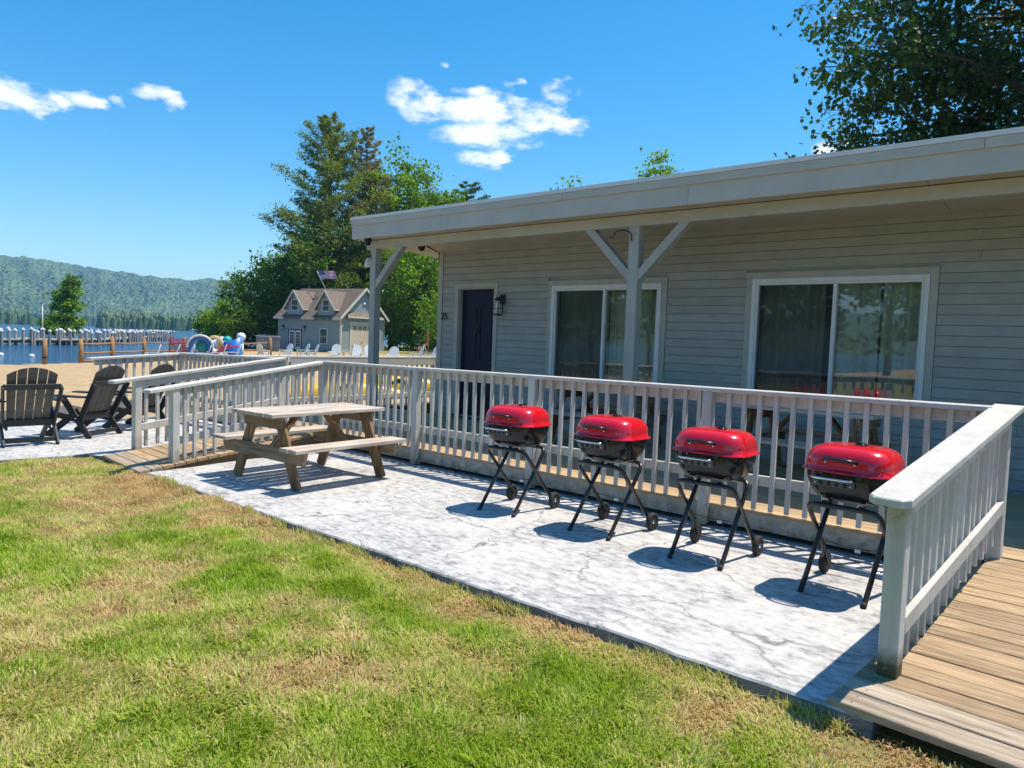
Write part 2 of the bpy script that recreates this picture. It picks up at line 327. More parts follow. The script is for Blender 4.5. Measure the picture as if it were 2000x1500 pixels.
def glassmat(name, tintc, refl):
    m = bpy.data.materials.new(name); m.use_nodes = True; nt = m.node_tree; nt.nodes.remove(bsdf(m))
    tr = N(nt, 'ShaderNodeBsdfTransparent', ins={0: (*tintc, 1)}); gl = N(nt, 'ShaderNodeBsdfGlossy', ins={'Roughness': .015, 'Color': (.95,.97,1,1)})
    fr = N(nt, 'ShaderNodeFresnel', ins={'IOR': refl}); ms = N(nt, 'ShaderNodeMixShader')
    n = N(nt, 'ShaderNodeTexNoise', ins={'Scale': 1.4, 'Detail': 1.}); tcn = N(nt, 'ShaderNodeTexCoord'); L(nt, tcn.outputs['Object'], n.inputs['Vector'])
    bp = N(nt, 'ShaderNodeBump', ins={'Strength': .05, 'Distance': .05}); L(nt, n.outputs[0], bp.inputs['Height']); L(nt, bp.outputs[0], gl.inputs['Normal'])
    L(nt, fr.outputs[0], ms.inputs[0]); L(nt, tr.outputs[0], ms.inputs[1]); L(nt, gl.outputs[0], ms.inputs[2]); L(nt, ms.outputs[0], nt.nodes['Material Output'].inputs['Surface'])
    return m
glass = glassmat('window_glass', (.86,.93,.90), 2.2)
glassd = glassmat('dark_far_glass', (.35,.42,.48), 1.9)
def screenmat():
    m = bpy.data.materials.new('insect_screen'); m.use_nodes = True; nt = m.node_tree
    p = bsdf(m); p.inputs['Base Color'].default_value = (.02,.022,.024,1); p.inputs['Roughness'].default_value = .7
    tr = N(nt, 'ShaderNodeBsdfTransparent'); ms = N(nt, 'ShaderNodeMixShader', ins={0: .48}); L(nt, tr.outputs[0], ms.inputs[1]); L(nt, p.outputs[0], ms.inputs[2]); L(nt, ms.outputs[0], nt.nodes['Material Output'].inputs['Surface'])
    return m
screen = screenmat()

# ------------------------------------------------------------------ terrain, lake, far hills
LAND = np.array([(-20,-400),(-28,-60),(-38,-12),(-46,4),(-52.5,13),(-58,20),(-62,26),(-68,30),(-80,36),(-90,41),(-99,48),(-118,75),(-150,130),(-230,300),(-300,900),(1500,900),(1500,-400)], float)
WATER_Z = -.7
def land_d(x, y):
    """signed distance to the shore, positive on land"""
    x = np.atleast_1d(np.asarray(x, float)); y = np.atleast_1d(np.asarray(y, float)); d = np.full(x.shape, 1e9); ins = np.zeros(x.shape, bool)
    for i in range(len(LAND)):
        ax, ay = LAND[i]; bx, by = LAND[(i+1) % len(LAND)]; ex, ey = bx-ax, by-ay
        t = np.clip(((x-ax)*ex+(y-ay)*ey)/(ex*ex+ey*ey), 0, 1); d = np.minimum(d, np.hypot(x-ax-t*ex, y-ay-t*ey))
        c = ((ay > y) != (by > y)); c &= x < (bx-ax)*(y-ay)/((by-ay) if by != ay else 1e-9)+ax; ins ^= c
    return np.where(ins, d, -d)
def sstep(a, b, v): t = np.clip((v-a)/(b-a), 0, 1); return t*t*(3-2*t)
def height(x, y):
    d = land_d(x, y); z = -.78 + .66*sstep(-1, 24, d) - 2.5*sstep(0, 30, -d)
    bump = (vnoise(x, y, .9, 3)-.5)*.05 + (vnoise(x, y, 3.1, 4)-.5)*.05
    x = np.atleast_1d(x); near = (x > -10.2)
    sandb = (vnoise(x, y, 1.3, 8)-.5)*.10*sstep(-14.5, -17, x)*sstep(0, 6, d)
    return z + np.where(near, bump*sstep(3.7, 3.2, np.atleast_1d(y))*.8 + (.035+.055*sstep(-1.5, -7.5, x)+(vnoise(x, y, .5, 13)-.5)*.05*sstep(2.6, 3.3, np.atleast_1d(y)))*sstep(3.75, 3.45, np.atleast_1d(y)), 0) + sandb
def axis(fine0, fine1, st, far0, far1):
    a = list(np.arange(fine0, fine1, st)); s = st; v = fine1
    while v < far1: a.append(v); s *= 1.25; v += s
    s = st; v = fine0-st; b = []
    while v > far0: b.append(v); s *= 1.25; v -= s
    return np.array([far0]+b[::-1]+a+[far1])
gx = axis(-12, 3, .3, -5200, 5200); gy = axis(-1, 4.2, .3, -5200, 5200)
mid = np.arange(-70, -12, 1.6); gx = np.unique(np.concatenate([gx, mid])); gy = np.unique(np.concatenate([gy, np.arange(5, 60, 2.0)]))
XX, YY = np.meshgrid(gx, gy, indexing='ij'); ZZ = height(XX.ravel(), YY.ravel())
far = np.maximum(np.abs(XX), np.abs(YY)).ravel() > 1300; ZZ = np.where(far & (land_d(XX.ravel(), YY.ravel()) < 0), -4, ZZ)
nx, ny = XX.shape; ii, jj = np.meshgrid(np.arange(nx-1), np.arange(ny-1), indexing='ij'); q = (ii*ny+jj).ravel()
gf = np.stack([q, q+ny, q+ny+1, q+1], 1)
gm = bpy.data.materials.new('lawn_soil_and_sand'); gm.use_nodes = True; nt = gm.node_tree; p = bsdf(gm); p.inputs['Roughness'].default_value = .95; p.inputs['Specular IOR Level'].default_value = .15
g = N(nt, 'ShaderNodeNewGeometry'); P = g.outputs['Position']; sx = N(nt, 'ShaderNodeSeparateXYZ'); L(nt, P, sx.inputs[0])
n1 = N(nt, 'ShaderNodeTexNoise', ins={'Scale': 1.3, 'Detail': 6., 'Roughness': .65}); L(nt, P, n1.inputs['Vector'])
n2 = N(nt, 'ShaderNodeTexNoise', ins={'Scale': 22., 'Detail': 6., 'Roughness': .7}); L(nt, P, n2.inputs['Vector'])
n3 = N(nt, 'ShaderNodeTexNoise', ins={'Scale': 3.2, 'Detail': 8., 'Roughness': .72}); L(nt, P, n3.inputs['Vector'])
rg = N(nt, 'ShaderNodeValToRGB'); e = rg.color_ramp.elements; e[0].position=.33; e[0].color=(.11,.145,.028,1); e[1].position=.68; e[1].color=(.30,.225,.11,1); x = e.new(.5); x.color=(.22,.20,.07,1)
L(nt, math_node(nt, 'MULTIPLY_ADD', n2.outputs[0], .6, math_node(nt, 'MULTIPLY', n1.outputs[0], .4)), rg.inputs[0])
rs_ = N(nt, 'ShaderNodeValToRGB'); e = rs_.color_ramp.elements; e[0].position=.32; e[0].color=(.33,.225,.12,1); e[1].position=.66; e[1].color=(.52,.385,.225,1); L(nt, n3.outputs[0], rs_.inputs[0])
m1 = N(nt, 'ShaderNodeMapRange', ins={'From Min': -14.0, 'From Max': -14.6}); L(nt, math_node(nt, 'MULTIPLY_ADD', n3.outputs[0], .6, math_node(nt, 'ADD', sx.outputs[0], -.3)), m1.inputs['Value'])
m2 = N(nt, 'ShaderNodeMapRange', ins={'From Min': 50., 'From Max': 40.}); L(nt, sx.outputs[1], m2.inputs['Value'])
mxn = N(nt, 'ShaderNodeMix', data_type='RGBA'); L(nt, math_node(nt, 'MULTIPLY', m1.outputs[0], m2.outputs[0], clamp=True), mxn.inputs[0]); L(nt, rg.outputs[0], mxn.inputs[6]); L(nt, rs_.outputs[0], mxn.inputs[7])
L(nt, mxn.outputs[2], p.inputs['Base Color'])
bp = N(nt, 'ShaderNodeBump', ins={'Strength': .7, 'Distance': .04}); L(nt, math_node(nt, 'ADD', n2.outputs[0], n3.outputs[0]), bp.inputs['Height']); L(nt, bp.outputs[0], p.inputs['Normal'])
ground = struct('ground', np_mesh('ground', np.stack([XX.ravel(), YY.ravel(), ZZ], 1), gf, gm, k=4, smooth=True), None)

wm = bpy.data.materials.new('lake_water'); wm.use_nodes = True; nt = wm.node_tree; p = bsdf(wm)
p.inputs['Base Color'].default_value = (.010,.065,.15,1); p.inputs['Roughness'].default_value = .12; p.inputs['IOR'].default_value = 1.33
g = N(nt, 'ShaderNodeNewGeometry'); mpn = N(nt, 'ShaderNodeMapping'); mpn.inputs['Scale'].default_value = (1,.55,1); mpn.inputs['Rotation'].default_value = (0,0,.5); L(nt, g.outputs['Position'], mpn.inputs['Vector'])
n1 = N(nt, 'ShaderNodeTexNoise', ins={'Scale': 1.1, 'Detail': 6., 'Roughness': .6}); L(nt, mpn.outputs[0], n1.inputs['Vector'])
bp = N(nt, 'ShaderNodeBump', ins={'Strength': 1., 'Distance': .55}); L(nt, n1.outputs[0], bp.inputs['Height']); L(nt, bp.outputs[0], p.inputs['Normal'])
struct('lake_water', MB().add([(-5000,-5000,WATER_Z),(5000,-5000,WATER_Z),(5000,5000,WATER_Z),(-5000,5000,WATER_Z)], [(0,1,2,3)]), wm)

def ridge(th):
    """ridge height by bearing, degrees from -X towards +Y"""
    pts = [(-180,110),(-120,90),(-60,130),(-25,205),(0,200),(8,192),(14,187),(17.5,176),(19.7,168),(21.6,158),(23.6,148.5),(24.7,147),(26.3,156),(28.9,161),(34,150),(42,120),(60,110),(90,90),(140,100),(180,110)]
    return np.interp(th, [a for a,_ in pts], [b for _,b in pts])
R0, R1 = 1450., 2600.
ths = np.concatenate([np.arange(-180, 4, 1.5), np.arange(4, 46, .3), np.arange(46, 180.1, 1.5)]); rr = np.concatenate([np.linspace(0, 1, 26), [1.08, 1.2, 1.5]])
def hill_z(th, t):
    h = ridge(th); x = -np.cos(np.radians(th))*t; y = np.sin(np.radians(th))*t
    base = sstep(0, 1, t)*.78 + .22*np.clip(t, 0, 1)
    z = h*np.where(t <= 1, base, 1-.9*sstep(1, 1.5, t))
    spur = (vnoise(th*1.0+300, t*3.0+9, 4.2, 21)-.5)*55*np.clip(t*(1-t)*4, 0, 1)
    return z + spur + (vnoise(th*9+400, t*26, 3., 22)-.5)*9*np.clip(t*6, 0, 1)
TH, TT = np.meshgrid(ths, rr, indexing='ij'); RAD = R0 + (R1-R0)*TT; HZ = hill_z(TH.ravel(), TT.ravel()) - 1.2
HV = np.stack([-np.cos(np.radians(TH)).ravel()*RAD.ravel(), np.sin(np.radians(TH)).ravel()*RAD.ravel(), HZ], 1)
nx, ny = TH.shape; ii, jj = np.meshgrid(np.arange(nx-1), np.arange(ny-1), indexing='ij'); q = (ii*ny+jj).ravel()
hm = mat('hill_forest_floor', (.075,.125,.035), (.035,.070,.022), .02, (1,1,1), .95, detail=8.)
struct('hills', np_mesh('hills', HV, np.stack([q, q+1, q+ny+1, q+ny], 1), hm, k=4, smooth=True), None)
# forest on the hills and along the far shore: crowns one can see as grain, nobody could count them
def crowns(n, ths_, ts_, hmin, hmax, seed, wid=.5, low=.25):
    g_ = np.random.default_rng(seed); th = ths_; t = ts_; z = hill_z(th, t)-1.5; rad = R0+(R1-R0)*t
    c = np.stack([-np.cos(np.radians(th))*rad, np.sin(np.radians(th))*rad, z], 1)
    h = hmin+(hmax-hmin)*g_.random(n)**1.3*(.6+.4*vnoise(th*40+900, t*200+50, 3., 73)); w = h*g_.uniform(wid*.8, wid*1.25, n); k = 6
    ang = np.arange(k)*2*math.pi/k; vs = np.zeros((n, 2*k+1, 3)); jit = g_.uniform(.55, 1.4, (n, 2*k))
    for i in range(k):
        vs[:, i] = c + np.stack([np.cos(ang[i])*w*.5*jit[:, i], np.sin(ang[i])*w*.5*jit[:, i], h*low], 1)
        vs[:, k+i] = c + np.stack([np.cos(ang[i]+.5)*w*.36*jit[:, k+i], np.sin(ang[i]+.5)*w*.36*jit[:, k+i], h*.72], 1)
    vs[:, 2*k] = c + np.stack([g_.uniform(-1,1,n), g_.uniform(-1,1,n), h], 1)
    fl = []
    for i in range(k):
        j = (i+1) % k; fl += [(i, j, k+j), (i, k+j, k+i), (k+i, k+j, 2*k)]
    F = (np.arange(n)[:, None, None]*(2*k+1) + np.array(fl)[None]).reshape(-1, 3)
    return vs.reshape(-1, 3), F, np.repeat(np.clip(.25*g_.random(n)+.75*sstep(.25,.75,vnoise(th*4+300, t*30, 5., 71)*.6+vnoise(th*15+300, t*110, 5., 72)*.4), 0, 1), 2*k+1)
farleaf = leafmat('far_forest_leaves', (.028,.060,.022), (.095,.155,.045), .0)
n = 30000; tsr = nr.random(n)**.9*1.02; thr = nr.uniform(2, 42, n)
v_, f_, t_ = crowns(n, thr, tsr, 5, 11, 31, 1.5)
tag(link('hillside_forest', np_mesh('hillside_forest', v_, f_, farleaf, {'tint': t_})), 'green wooded hillside rising behind the lake', 'forest', kind='stuff')
n = 5000; v_, f_, t_ = crowns(n, nr.uniform(-60, 46, n), nr.random(n)**1.5*.05, 9, 26, 32, .6, .05)
for (n2, a0, a1, t0, t1, h0, h1, sd) in ((3600, 19.5, 31, -.65, -.58, 4, 19, 33), (5200, -30, 15.6, -.52, -.43, 4, 20, 34)):
    v2, f2, t2 = crowns(n2, nr.uniform(a0, a1, n2), nr.uniform(t0, t1, n2), h0, h1, sd, .42, .06); f_ = np.concatenate([f_, f2+len(v_)]); v_ = np.concatenate([v_, v2]); t_ = np.concatenate([t_, t2*.6])
tag(link('far_shore_trees', np_mesh('far_shore_trees', v_, f_, farleaf, {'tint': t_})), 'dark band of trees along the far lake shore', 'trees', kind='stuff')

# ------------------------------------------------------------------ stamped concrete patios
def slab(name, poly, edge_wob, seed):
    rg_ = random.Random(seed); pts = []
    for i, (a, b) in enumerate(zip(poly, poly[1:]+poly[:1])):
        ln = math.hypot(b[0]-a[0], b[1]-a[1]); k = max(1, int(ln/.16)); nxv, nyv = (b[1]-a[1])/ln, -(b[0]-a[0])/ln
        for j in range(k):
            w = 0 if j == 0 else rg_.uniform(-1, 1)*edge_wob
            pts.append((a[0]+(b[0]-a[0])*j/k+nxv*w, a[1]+(b[1]-a[1])*j/k+nyv*w))
    k = len(pts); cx = sum(p_[0] for p_ in pts)/k; cy = sum(p_[1] for p_ in pts)/k
    sh = [(x_+(cx-x_)*.0025, y_+(cy-y_)*.006) for x_, y_ in pts]
    mb = MB().add([(x_,y_,0) for x_,y_ in sh]+[(x_,y_,-.012) for x_,y_ in pts]+[(x_,y_,-.3) for x_,y_ in pts],
        [tuple(range(k))]+[(k+i, k+(i+1)%k, (i+1)%k, i) for i in range(k)]+[(2*k+i, 2*k+(i+1)%k, k+(i+1)%k, k+i) for i in range(k)])
    me = mb.mesh(name, concm); me.materials.append(concside)
    for i, pl in enumerate(me.polygons): pl.material_index = 1 if i > k else 0
    o = link(name, me); o['kind'] = 'structure'; return o
slab('front_patio', [(-8.42,3.47),(-.80,3.50),(-.80,6.55),(-8.75,6.55)], .013, 3)
slab('side_patio', [(-14.2,-7.),(-10.32,-7.),(-10.2,2.5),(-10.05,3.40),(-9.82,3.55),(-10.1,6.6),(-13.5,6.6),(-13.7,5.2),(-14.25,3.5)], .012, 4)

# ------------------------------------------------------------------ lawn
def lawn():
    n = 430000; g_ = np.random.default_rng(5)
    x = g_.uniform(-10.3, 1.6, n*2); y = g_.uniform(-.4, 3.52, n*2)
    d = np.hypot(x, y); keep = g_.random(n*2) < np.clip(5.2/np.maximum(d, 1.5), .25, 1.0)
    keep &= ~((x < -10.22)); keep &= (y < 3.455 + (x+8)*.004) | (x < -9.75)
    keep &= ~((x > -1.0) & (y > 3.50-(x+1)*.06)); keep &= ~((x < -10.02) & (y > 2.45+0*x)); keep &= ~((x < -9.7) & (y > 3.42)) 
    fwd = x*-.653 + y*.757; lat = np.abs(x*.757 + y*.653); keep &= (fwd > .9) & (lat < fwd*.95+1.5)
    # bare and thin places
    thin = vnoise(x, y, .42, 41)*.55+vnoise(x, y, .13, 42)*.45; edge = sstep(2.75, 3.4, y+(vnoise(x, y, .35, 43)-.5)*.7)*(x > -8.6)
    keep &= g_.random(n*2) < np.clip(1.25-sstep(.5, .8, thin)*.85-edge*.42, .1, 1)
    x, y, thin, edge = x[keep][:n], y[keep][:n], thin[keep][:n], edge[keep][:n]; n = len(x)
    z = height(x, y)
    patch = vnoise(x, y, 1.5, 44)*.5+vnoise(x, y, .5, 45)*.3+vnoise(x+9, y, .2, 46)*.2
    dry = np.clip(.12+sstep(.25, .72, patch)*.66 + edge*.55 + sstep(.5,.75,thin)*.25 + g_.normal(0, .2, n) , 0, 1)
    tuft = sstep(.62, .8, vnoise(x, y, .16, 47)); Lh = g_.uniform(.030, .068, n)*(1.1-.25*dry)*(1-.15*edge)*(1+.75*tuft*g_.random(n)); w = g_.uniform(.0023, .0046, n)*(1+.3*tuft)
    a = vnoise(x, y, .22, 48)*9+g_.normal(0, 1.1, n); lean = np.clip(np.abs(g_.normal(.85, .5, n))+.35*dry, .1, 1.9)
    ux, uy = np.cos(a), np.sin(a); px, py = -uy, ux
    vs = np.zeros((n, 5, 3)); hz = np.cos(np.minimum(lean*.55, 1.3))*Lh*.55; hr = np.sin(np.minimum(lean*.55, 1.3))*Lh*.55
    vs[:,0] = np.stack([x-px*w, y-py*w, z-.004], 1); vs[:,1] = np.stack([x+px*w, y+py*w, z-.004], 1)
    mx_, my_, mz = x+ux*hr, y+uy*hr, z+hz
    vs[:,2] = np.stack([mx_-px*w*.8, my_-py*w*.8, mz], 1); vs[:,3] = np.stack([mx_+px*w*.8, my_+py*w*.8, mz], 1)
    l2 = np.minimum(lean*1.15, 1.75); vs[:,4] = np.stack([mx_+ux*np.sin(l2)*Lh*.5, my_+uy*np.sin(l2)*Lh*.5, mz+np.cos(l2)*Lh*.5], 1)
    F = (np.arange(n)[:,None,None]*5+np.array([(0,1,3),(0,3,2),(2,3,4)])[None]).reshape(-1, 3)
    m = bpy.data.materials.new('grass_blades'); m.use_nodes = True; nt = m.node_tree; p = bsdf(m)
    at = N(nt, 'ShaderNodeAttribute', attribute_name='dry'); rp = N(nt, 'ShaderNodeValToRGB'); e = rp.color_ramp.elements
    e[0].position=0; e[0].color=(.26,.41,.018,1); e[1].position=1; e[1].color=(.62,.43,.20,1)
    for ps, c in ((.3,(.38,.50,.045)),(.55,(.56,.56,.15)),(.78,(.70,.60,.29))): x_ = e.new(ps); x_.color=(*c,1)
    L(nt, at.outputs['Fac'], rp.inputs[0]); L(nt, rp.outputs[0], p.inputs['Base Color']); p.inputs['Roughness'].default_value=.5; p.inputs['Specular IOR Level'].default_value=.3
    tr = N(nt, 'ShaderNodeBsdfTranslucent'); L(nt, rp.outputs[0], tr.inputs[0]); ms = N(nt, 'ShaderNodeMixShader', ins={0:.45}); L(nt, p.outputs[0], ms.inputs[1]); L(nt, tr.outputs[0], ms.inputs[2]); L(nt, ms.outputs[0], nt.nodes['Material Output'].inputs['Surface'])
    # ragged tufts that lean over the slab edge
    k2 = 9000; x2 = g_.uniform(-8.4, -.9, k2); cl = vnoise(x2, x2*0, .17, 51)*.6+vnoise(x2, x2*0+5, .6, 52)*.4; sel = g_.random(k2) < sstep(.42, .68, cl)*1.0; x2 = x2[sel]; k2 = len(x2); y2 = 3.462+(x2+8.4)*.004-np.abs(g_.normal(0, .035, k2)); z2 = height(x2, y2)
    L2 = g_.uniform(.04, .11, k2); w2 = g_.uniform(.002, .004, k2); a2 = g_.uniform(0, 2*math.pi, k2); ux, uy = np.cos(a2), np.sin(a2); l2 = np.abs(g_.normal(.5, .35, k2)); v2 = np.zeros((k2, 5, 3))
    v2[:,0] = np.stack([x2-uy*-w2, y2-ux*w2, z2], 1); v2[:,1] = np.stack([x2+uy*-w2, y2+ux*w2, z2], 1); mx2, my2, mz2 = x2+ux*np.sin(l2)*L2*.5, y2+uy*np.sin(l2)*L2*.35, z2+np.cos(l2)*L2*.5
    v2[:,2] = np.stack([mx2-uy*-w2*.8, my2-ux*w2*.8, mz2], 1); v2[:,3] = np.stack([mx2+uy*-w2*.8, my2+ux*w2*.8, mz2], 1); v2[:,4] = np.stack([mx2+ux*np.sin(l2*2)*L2*.5, my2+uy*np.sin(l2*2)*L2*.3, mz2+np.cos(l2*2)*L2*.45], 1)
    F = np.concatenate([F, F[:k2*3]+n*5]); vs = np.concatenate([vs, v2]); dry = np.concatenate([dry, np.clip(g_.normal(.62, .25, k2), 0, 1)])
    o = link('lawn_grass', np_mesh('lawn_grass', vs.reshape(-1,3), F, m, {'dry': np.repeat(dry, 5)}))
    tag(o, 'patchy green and straw coloured lawn grass in the foreground', 'grass', kind='stuff')
lawn()

# ------------------------------------------------------------------ deck and ramps
DZ = .22
deck = thing('porch_deck', 'long wooden porch deck in front of the grey cabin', 'deck', (-5, 6.3, 0))
bw, gap = .138, .006
y = 6.235; k = 0
brd = {}
def board_mesh(ln, w, th, m):
    key = (round(ln,3), round(w,3), th, m.name)
    if key not in brd: brd[key] = MB().beam((-ln/2,0,0), (ln/2,0,0), w, th, (0,1,0), .004).mesh('board', m)
    return brd[key]
while y + bw < 9.36:
    cuts = [-11.6, -7.4 if k % 2 else -8.6, -3.8 if k % 2 else -4.9, 1.6]
    for a, b in zip(cuts, cuts[1:]):
        o = link('deck_board', board_mesh(b-a-.004, bw, .03, deckw), deck)
        o.location = ((a+b)/2+5, y+bw/2-6.3, DZ-.015+rnd.uniform(-.0012,.0012)); o.rotation_euler = (0,0,rnd.uniform(-.0004,.0004))
    y += bw+gap; k += 1
part('skirt_board', MB().box(-9.0,-.78,6.262,6.30,.045,.186,.003), railp, deck, True)
part('skirt_board', MB().box(-11.6,-10.1,6.262,6.30,.045,.186,.003), railp, deck, True)
part('joist_frame', MB().box(-11.55,1.5,6.32,9.3,.05,.185), bark, deck, True)
side_deck = thing('side_deck', 'narrow deck strip along the cabin end beside the beach', 'deck', (-11.2, 8, 0))
x = -12.75
while x + bw < -11.6:
    o = link('deck_board', MB().beam((0,-2.1,0),(0,3.6,0),bw,.03,(1,0,0),.004).mesh('board', deckw), side_deck); o.location = (x+bw/2+11.2, .45, DZ-.016)
    x += bw+gap
part('joist_frame', MB().box(-12.75,-11.62,6.4,12.0,.0,.183), bark, side_deck, True)
def ramp(name, label, n0, n1, f0_, f1_, z0, z1, nb, m):
    """boards across; n0/n1 near left/right (x,y), f0_/f1_ far left/right"""
    t = thing(name, label, 'ramp', ((n0[0]+n1[0])/2, (n0[1]+n1[1])/2, 0)); scr = MB()
    for i in range(nb):
        a, b = i/nb, (i+1)/nb; g_ = .0065
        def pt(l, r_, s): return Vector((l[0]+(r_[0]-l[0])*s, l[1]+(r_[1]-l[1])*s, z0+(z1-z0)*s))
        A, B, C_, D = pt(n0,f0_,a), pt(n1,f1_,a), pt(n1,f1_,b), pt(n0,f0_,b)
        up = Vector((0,g_,0)); wob = rnd.uniform(-.002,.002); jl, jr = rnd.uniform(-.008,.008), rnd.uniform(-.008,.008)
        A, B, C_, D = A+up+Vector((jl,0,wob)), B+up+Vector((jr,0,wob)), C_-up+Vector((jr,0,wob)), D-up+Vector((jl,0,wob)); dn = Vector((0,0,-.036)); bv = .004
        vs = [A+Vector((0,bv,0)),B+Vector((0,bv,0)),C_-Vector((0,bv,0)),D-Vector((0,bv,0)), A-Vector((0,0,bv)),B-Vector((0,0,bv)),C_-Vector((0,0,bv)),D-Vector((0,0,bv)), A+dn,B+dn,C_+dn,D+dn]
        fs = [(0,1,2,3),(4,5,1,0),(5,6,2,1),(6,7,3,2),(7,4,0,3),(8,9,5,4),(9,10,6,5),(10,11,7,6),(11,8,4,7),(11,10,9,8)]
        part('ramp_board', MB().add(vs, fs), (bleached if i < 2 else m), t, True)
        for fx in (.06, .5, .94):
            for fy in (.25, .75):
                c_ = (A.lerp(B, fx)).lerp(D.lerp(C_, fx), fy)+Vector((rnd.uniform(-.01,.01),0,.0008)); scr.add([(c_.x+.0042*math.cos(q_*math.pi/3), c_.y+.0042*math.sin(q_*math.pi/3), c_.z) for q_ in range(6)], [tuple(range(6))])
    part('screw_heads', scr, blackm, t, True)['kind'] = 'stuff'
    for (l, r_) in ((n0,f0_),(n1,f1_)):
        s = .05 if l is n0 else -.05
        part('stringer', MB().add([(l[0]+s,l[1]+.02,z0-.04),(r_[0]+s,r_[1],z1-.04),(r_[0]+s,r_[1],-.11),(l[0]+s,l[1]+.02,-.11),(l[0]+s*1.8,l[1]+.02,z0-.04),(r_[0]+s*1.8,r_[1],z1-.04),(r_[0]+s*1.8,r_[1],-.11),(l[0]+s*1.8,l[1]+.02,-.11)],
            [(0,1,2,3),(7,6,5,4),(0,4,5,1),(1,5,6,2),(2,6,7,3),(3,7,4,0)]), rampw, t, True)
    return t
ramp('wooden_ramp', 'weathered wooden ramp at the right edge rising to the deck', (-1.0,3.505), (.75,3.40), (-.72,6.225), (.9,6.225), .03, .212, 18, rampw)
ramp('wooden_ramp', 'narrow wooden ramp between two grey railings left of the picnic table', (-9.80,3.50), (-8.44,3.40), (-10.12,6.225), (-8.98,6.225), .015, .212, 19, rampw)

# ------------------------------------------------------------------ railings
def railing(name, label, p0, p1, z0, z1, side, posts, bals, blen, over0=.08, over1=.0, post_off=.035, sp=.145, railw=.095, botz=.80, both=None, postbot=None, chamfer=False, capw=.15):
    """straight railing; p0,p1 ends of its centre line, z0,z1 cap tops, side = +1/-1 which side the balusters are on (left normal)"""
    p0, p1 = Vector((*p0,0)), Vector((*p1,0)); d = p1-p0; ln = d.length; t = d/ln; nrm = Vector((-t.y, t.x, 0))*side
    root = thing(name, label, 'railing', (p0.x, p0.y, 0)); base = p0.copy()
    P_ = lambda s, o=0., z=0.: p0 + t*s + nrm*o + Vector((0,0,z))
    zt = lambda s: z0 + (z1-z0)*s/ln
    # cap
    a, b = -over0, ln+over1; hw = capw/2; ch = .035 if chamfer else 0
    if chamfer: out = [(a,-hw+ch),(a+ch,-hw),(b,-hw),(b,hw),(a+ch,hw),(a,hw-ch)]
    else: out = [(a,-hw),(b,-hw),(b,hw),(a,hw)]
    if side < 0: out = out[::-1]
    k = len(out); bv = .006
    top = [P_(s, o, zt(s)) for s, o in [(s_+(bv if s_==a else (-bv if s_==b else 0)), o_-math.copysign(bv,o_)) for s_, o_ in out]]
    upp = [P_(s, o, zt(s)-bv) for s, o in out]; low = [P_(s, o, zt(s)-.038) for s, o in out]
    mb = MB().add(top+upp+low, [tuple(range(k))]+[(k+i,k+(i+1)%k,(i+1)%k,i) for i in range(k)]+[(2*k+i,2*k+(i+1)%k,k+(i+1)%k,k+i) for i in range(k)]+[tuple(range(3*k-1,2*k-1,-1))])
    part('cap_rail', mb, railp, root, True)
    # posts
    ends = []
    for i, s in enumerate(posts):
        pb = (postbot[i] if postbot else .02); q0 = P_(s, post_off, pb); q1 = P_(s, post_off, zt(s)-.0385); lean = rnd.uniform(-.004,.004)
        part('post', MB().beam(q0, q1+Vector((lean,lean,0)), .092, .092, t, .005), railp, root, True); ends.append(s)
    # rails between posts, on the inner side
    for nm, zz, hh in (('top_rail', -.038-railw/2-.002, railw), ('bottom_rail', -botz, .09)):
        s0, s1 = bals[0], bals[1]
        part(nm, MB().beam(P_(s0, -.028, zt(s0)+zz), P_(s1, -.028, zt(s1)+zz), .036, hh, nrm, .003), railp, root, True)
    # balusters, one mesh shared
    bm_ = MB().beam((0,0,-blen),(0,0,-.0395),.038,.038,t,.003).mesh('baluster', railp)
    s = bals[0]+sp*.6
    while s < bals[1]-.03:
        if all(abs(s-e_) > .068 for e_ in ends):
            o = link('baluster', bm_, root); q_ = P_(s+rnd.uniform(-.006,.006), .0115, zt(s)); o.location = q_-base; o.rotation_euler = (rnd.uniform(-.007,.007), rnd.uniform(-.007,.007), 0)
        s += sp
    return root
ln_f = 9.05-.80
railing('deck_railing', 'long grey baluster railing along the deck front behind the red grills', (-9.05,6.25), (-.80,6.25), 1.245, 1.298, -1, [.04, 2.08, 4.0, 6.08], (.09, ln_f-.0), 1.055, 0.03, 0.02)
rr_ = railing('ramp_railing', 'whitish railing of the right-hand ramp with mossy near post', (-.842,3.93), (-.705,6.25), .995, 1.298, 1, [0, 2.29], (.05, 2.24), .965, .2, .11, post_off=.0, botz=.70, postbot=[-.06,.17], chamfer=True, capw=.19)
np_ = [c for c in kids(rr_) if c.name.startswith('post')][0]; np_.data.materials[0] = mossp; np_['label'] = 'near post with mossy base'
railing('ramp_railing', 'sloping ramp railing behind the picnic table, nearest of the left railings', (-8.64,3.87), (-9.05,6.22), .968, 1.245, -1, [0], (.05, 2.33), .93, .34, .0, post_off=.02, botz=.68, postbot=[-.05])
railing('ramp_railing', 'sloping ramp railing beside the black lawn chairs, open end post on the patio', (-9.86,3.94), (-10.12,6.22), .99, 1.25, 1, [0, 2.28], (.05, 2.23), .93, .33, .03, post_off=.0, botz=.66, postbot=[-.03,.05])
railing('deck_railing', 'sunlit end railing of the deck behind the left porch post', (-11.45,6.5), (-11.6,11.4), 1.228, 1.228, 1, [.1, 2.2, 4.3], (.1, 4.3), 1.0, .3, .0, post_off=.02, botz=.80, railw=.14, capw=.098)
railing('deck_railing', 'short grey railing beyond the black chairs, facing the beach toys', (-10.25,6.25), (-13.36,6.12), 1.24, 1.195, 1, [1.0, 3.1], (.05, 3.08), 1.0, .0, .05, post_off=.0, botz=.82)
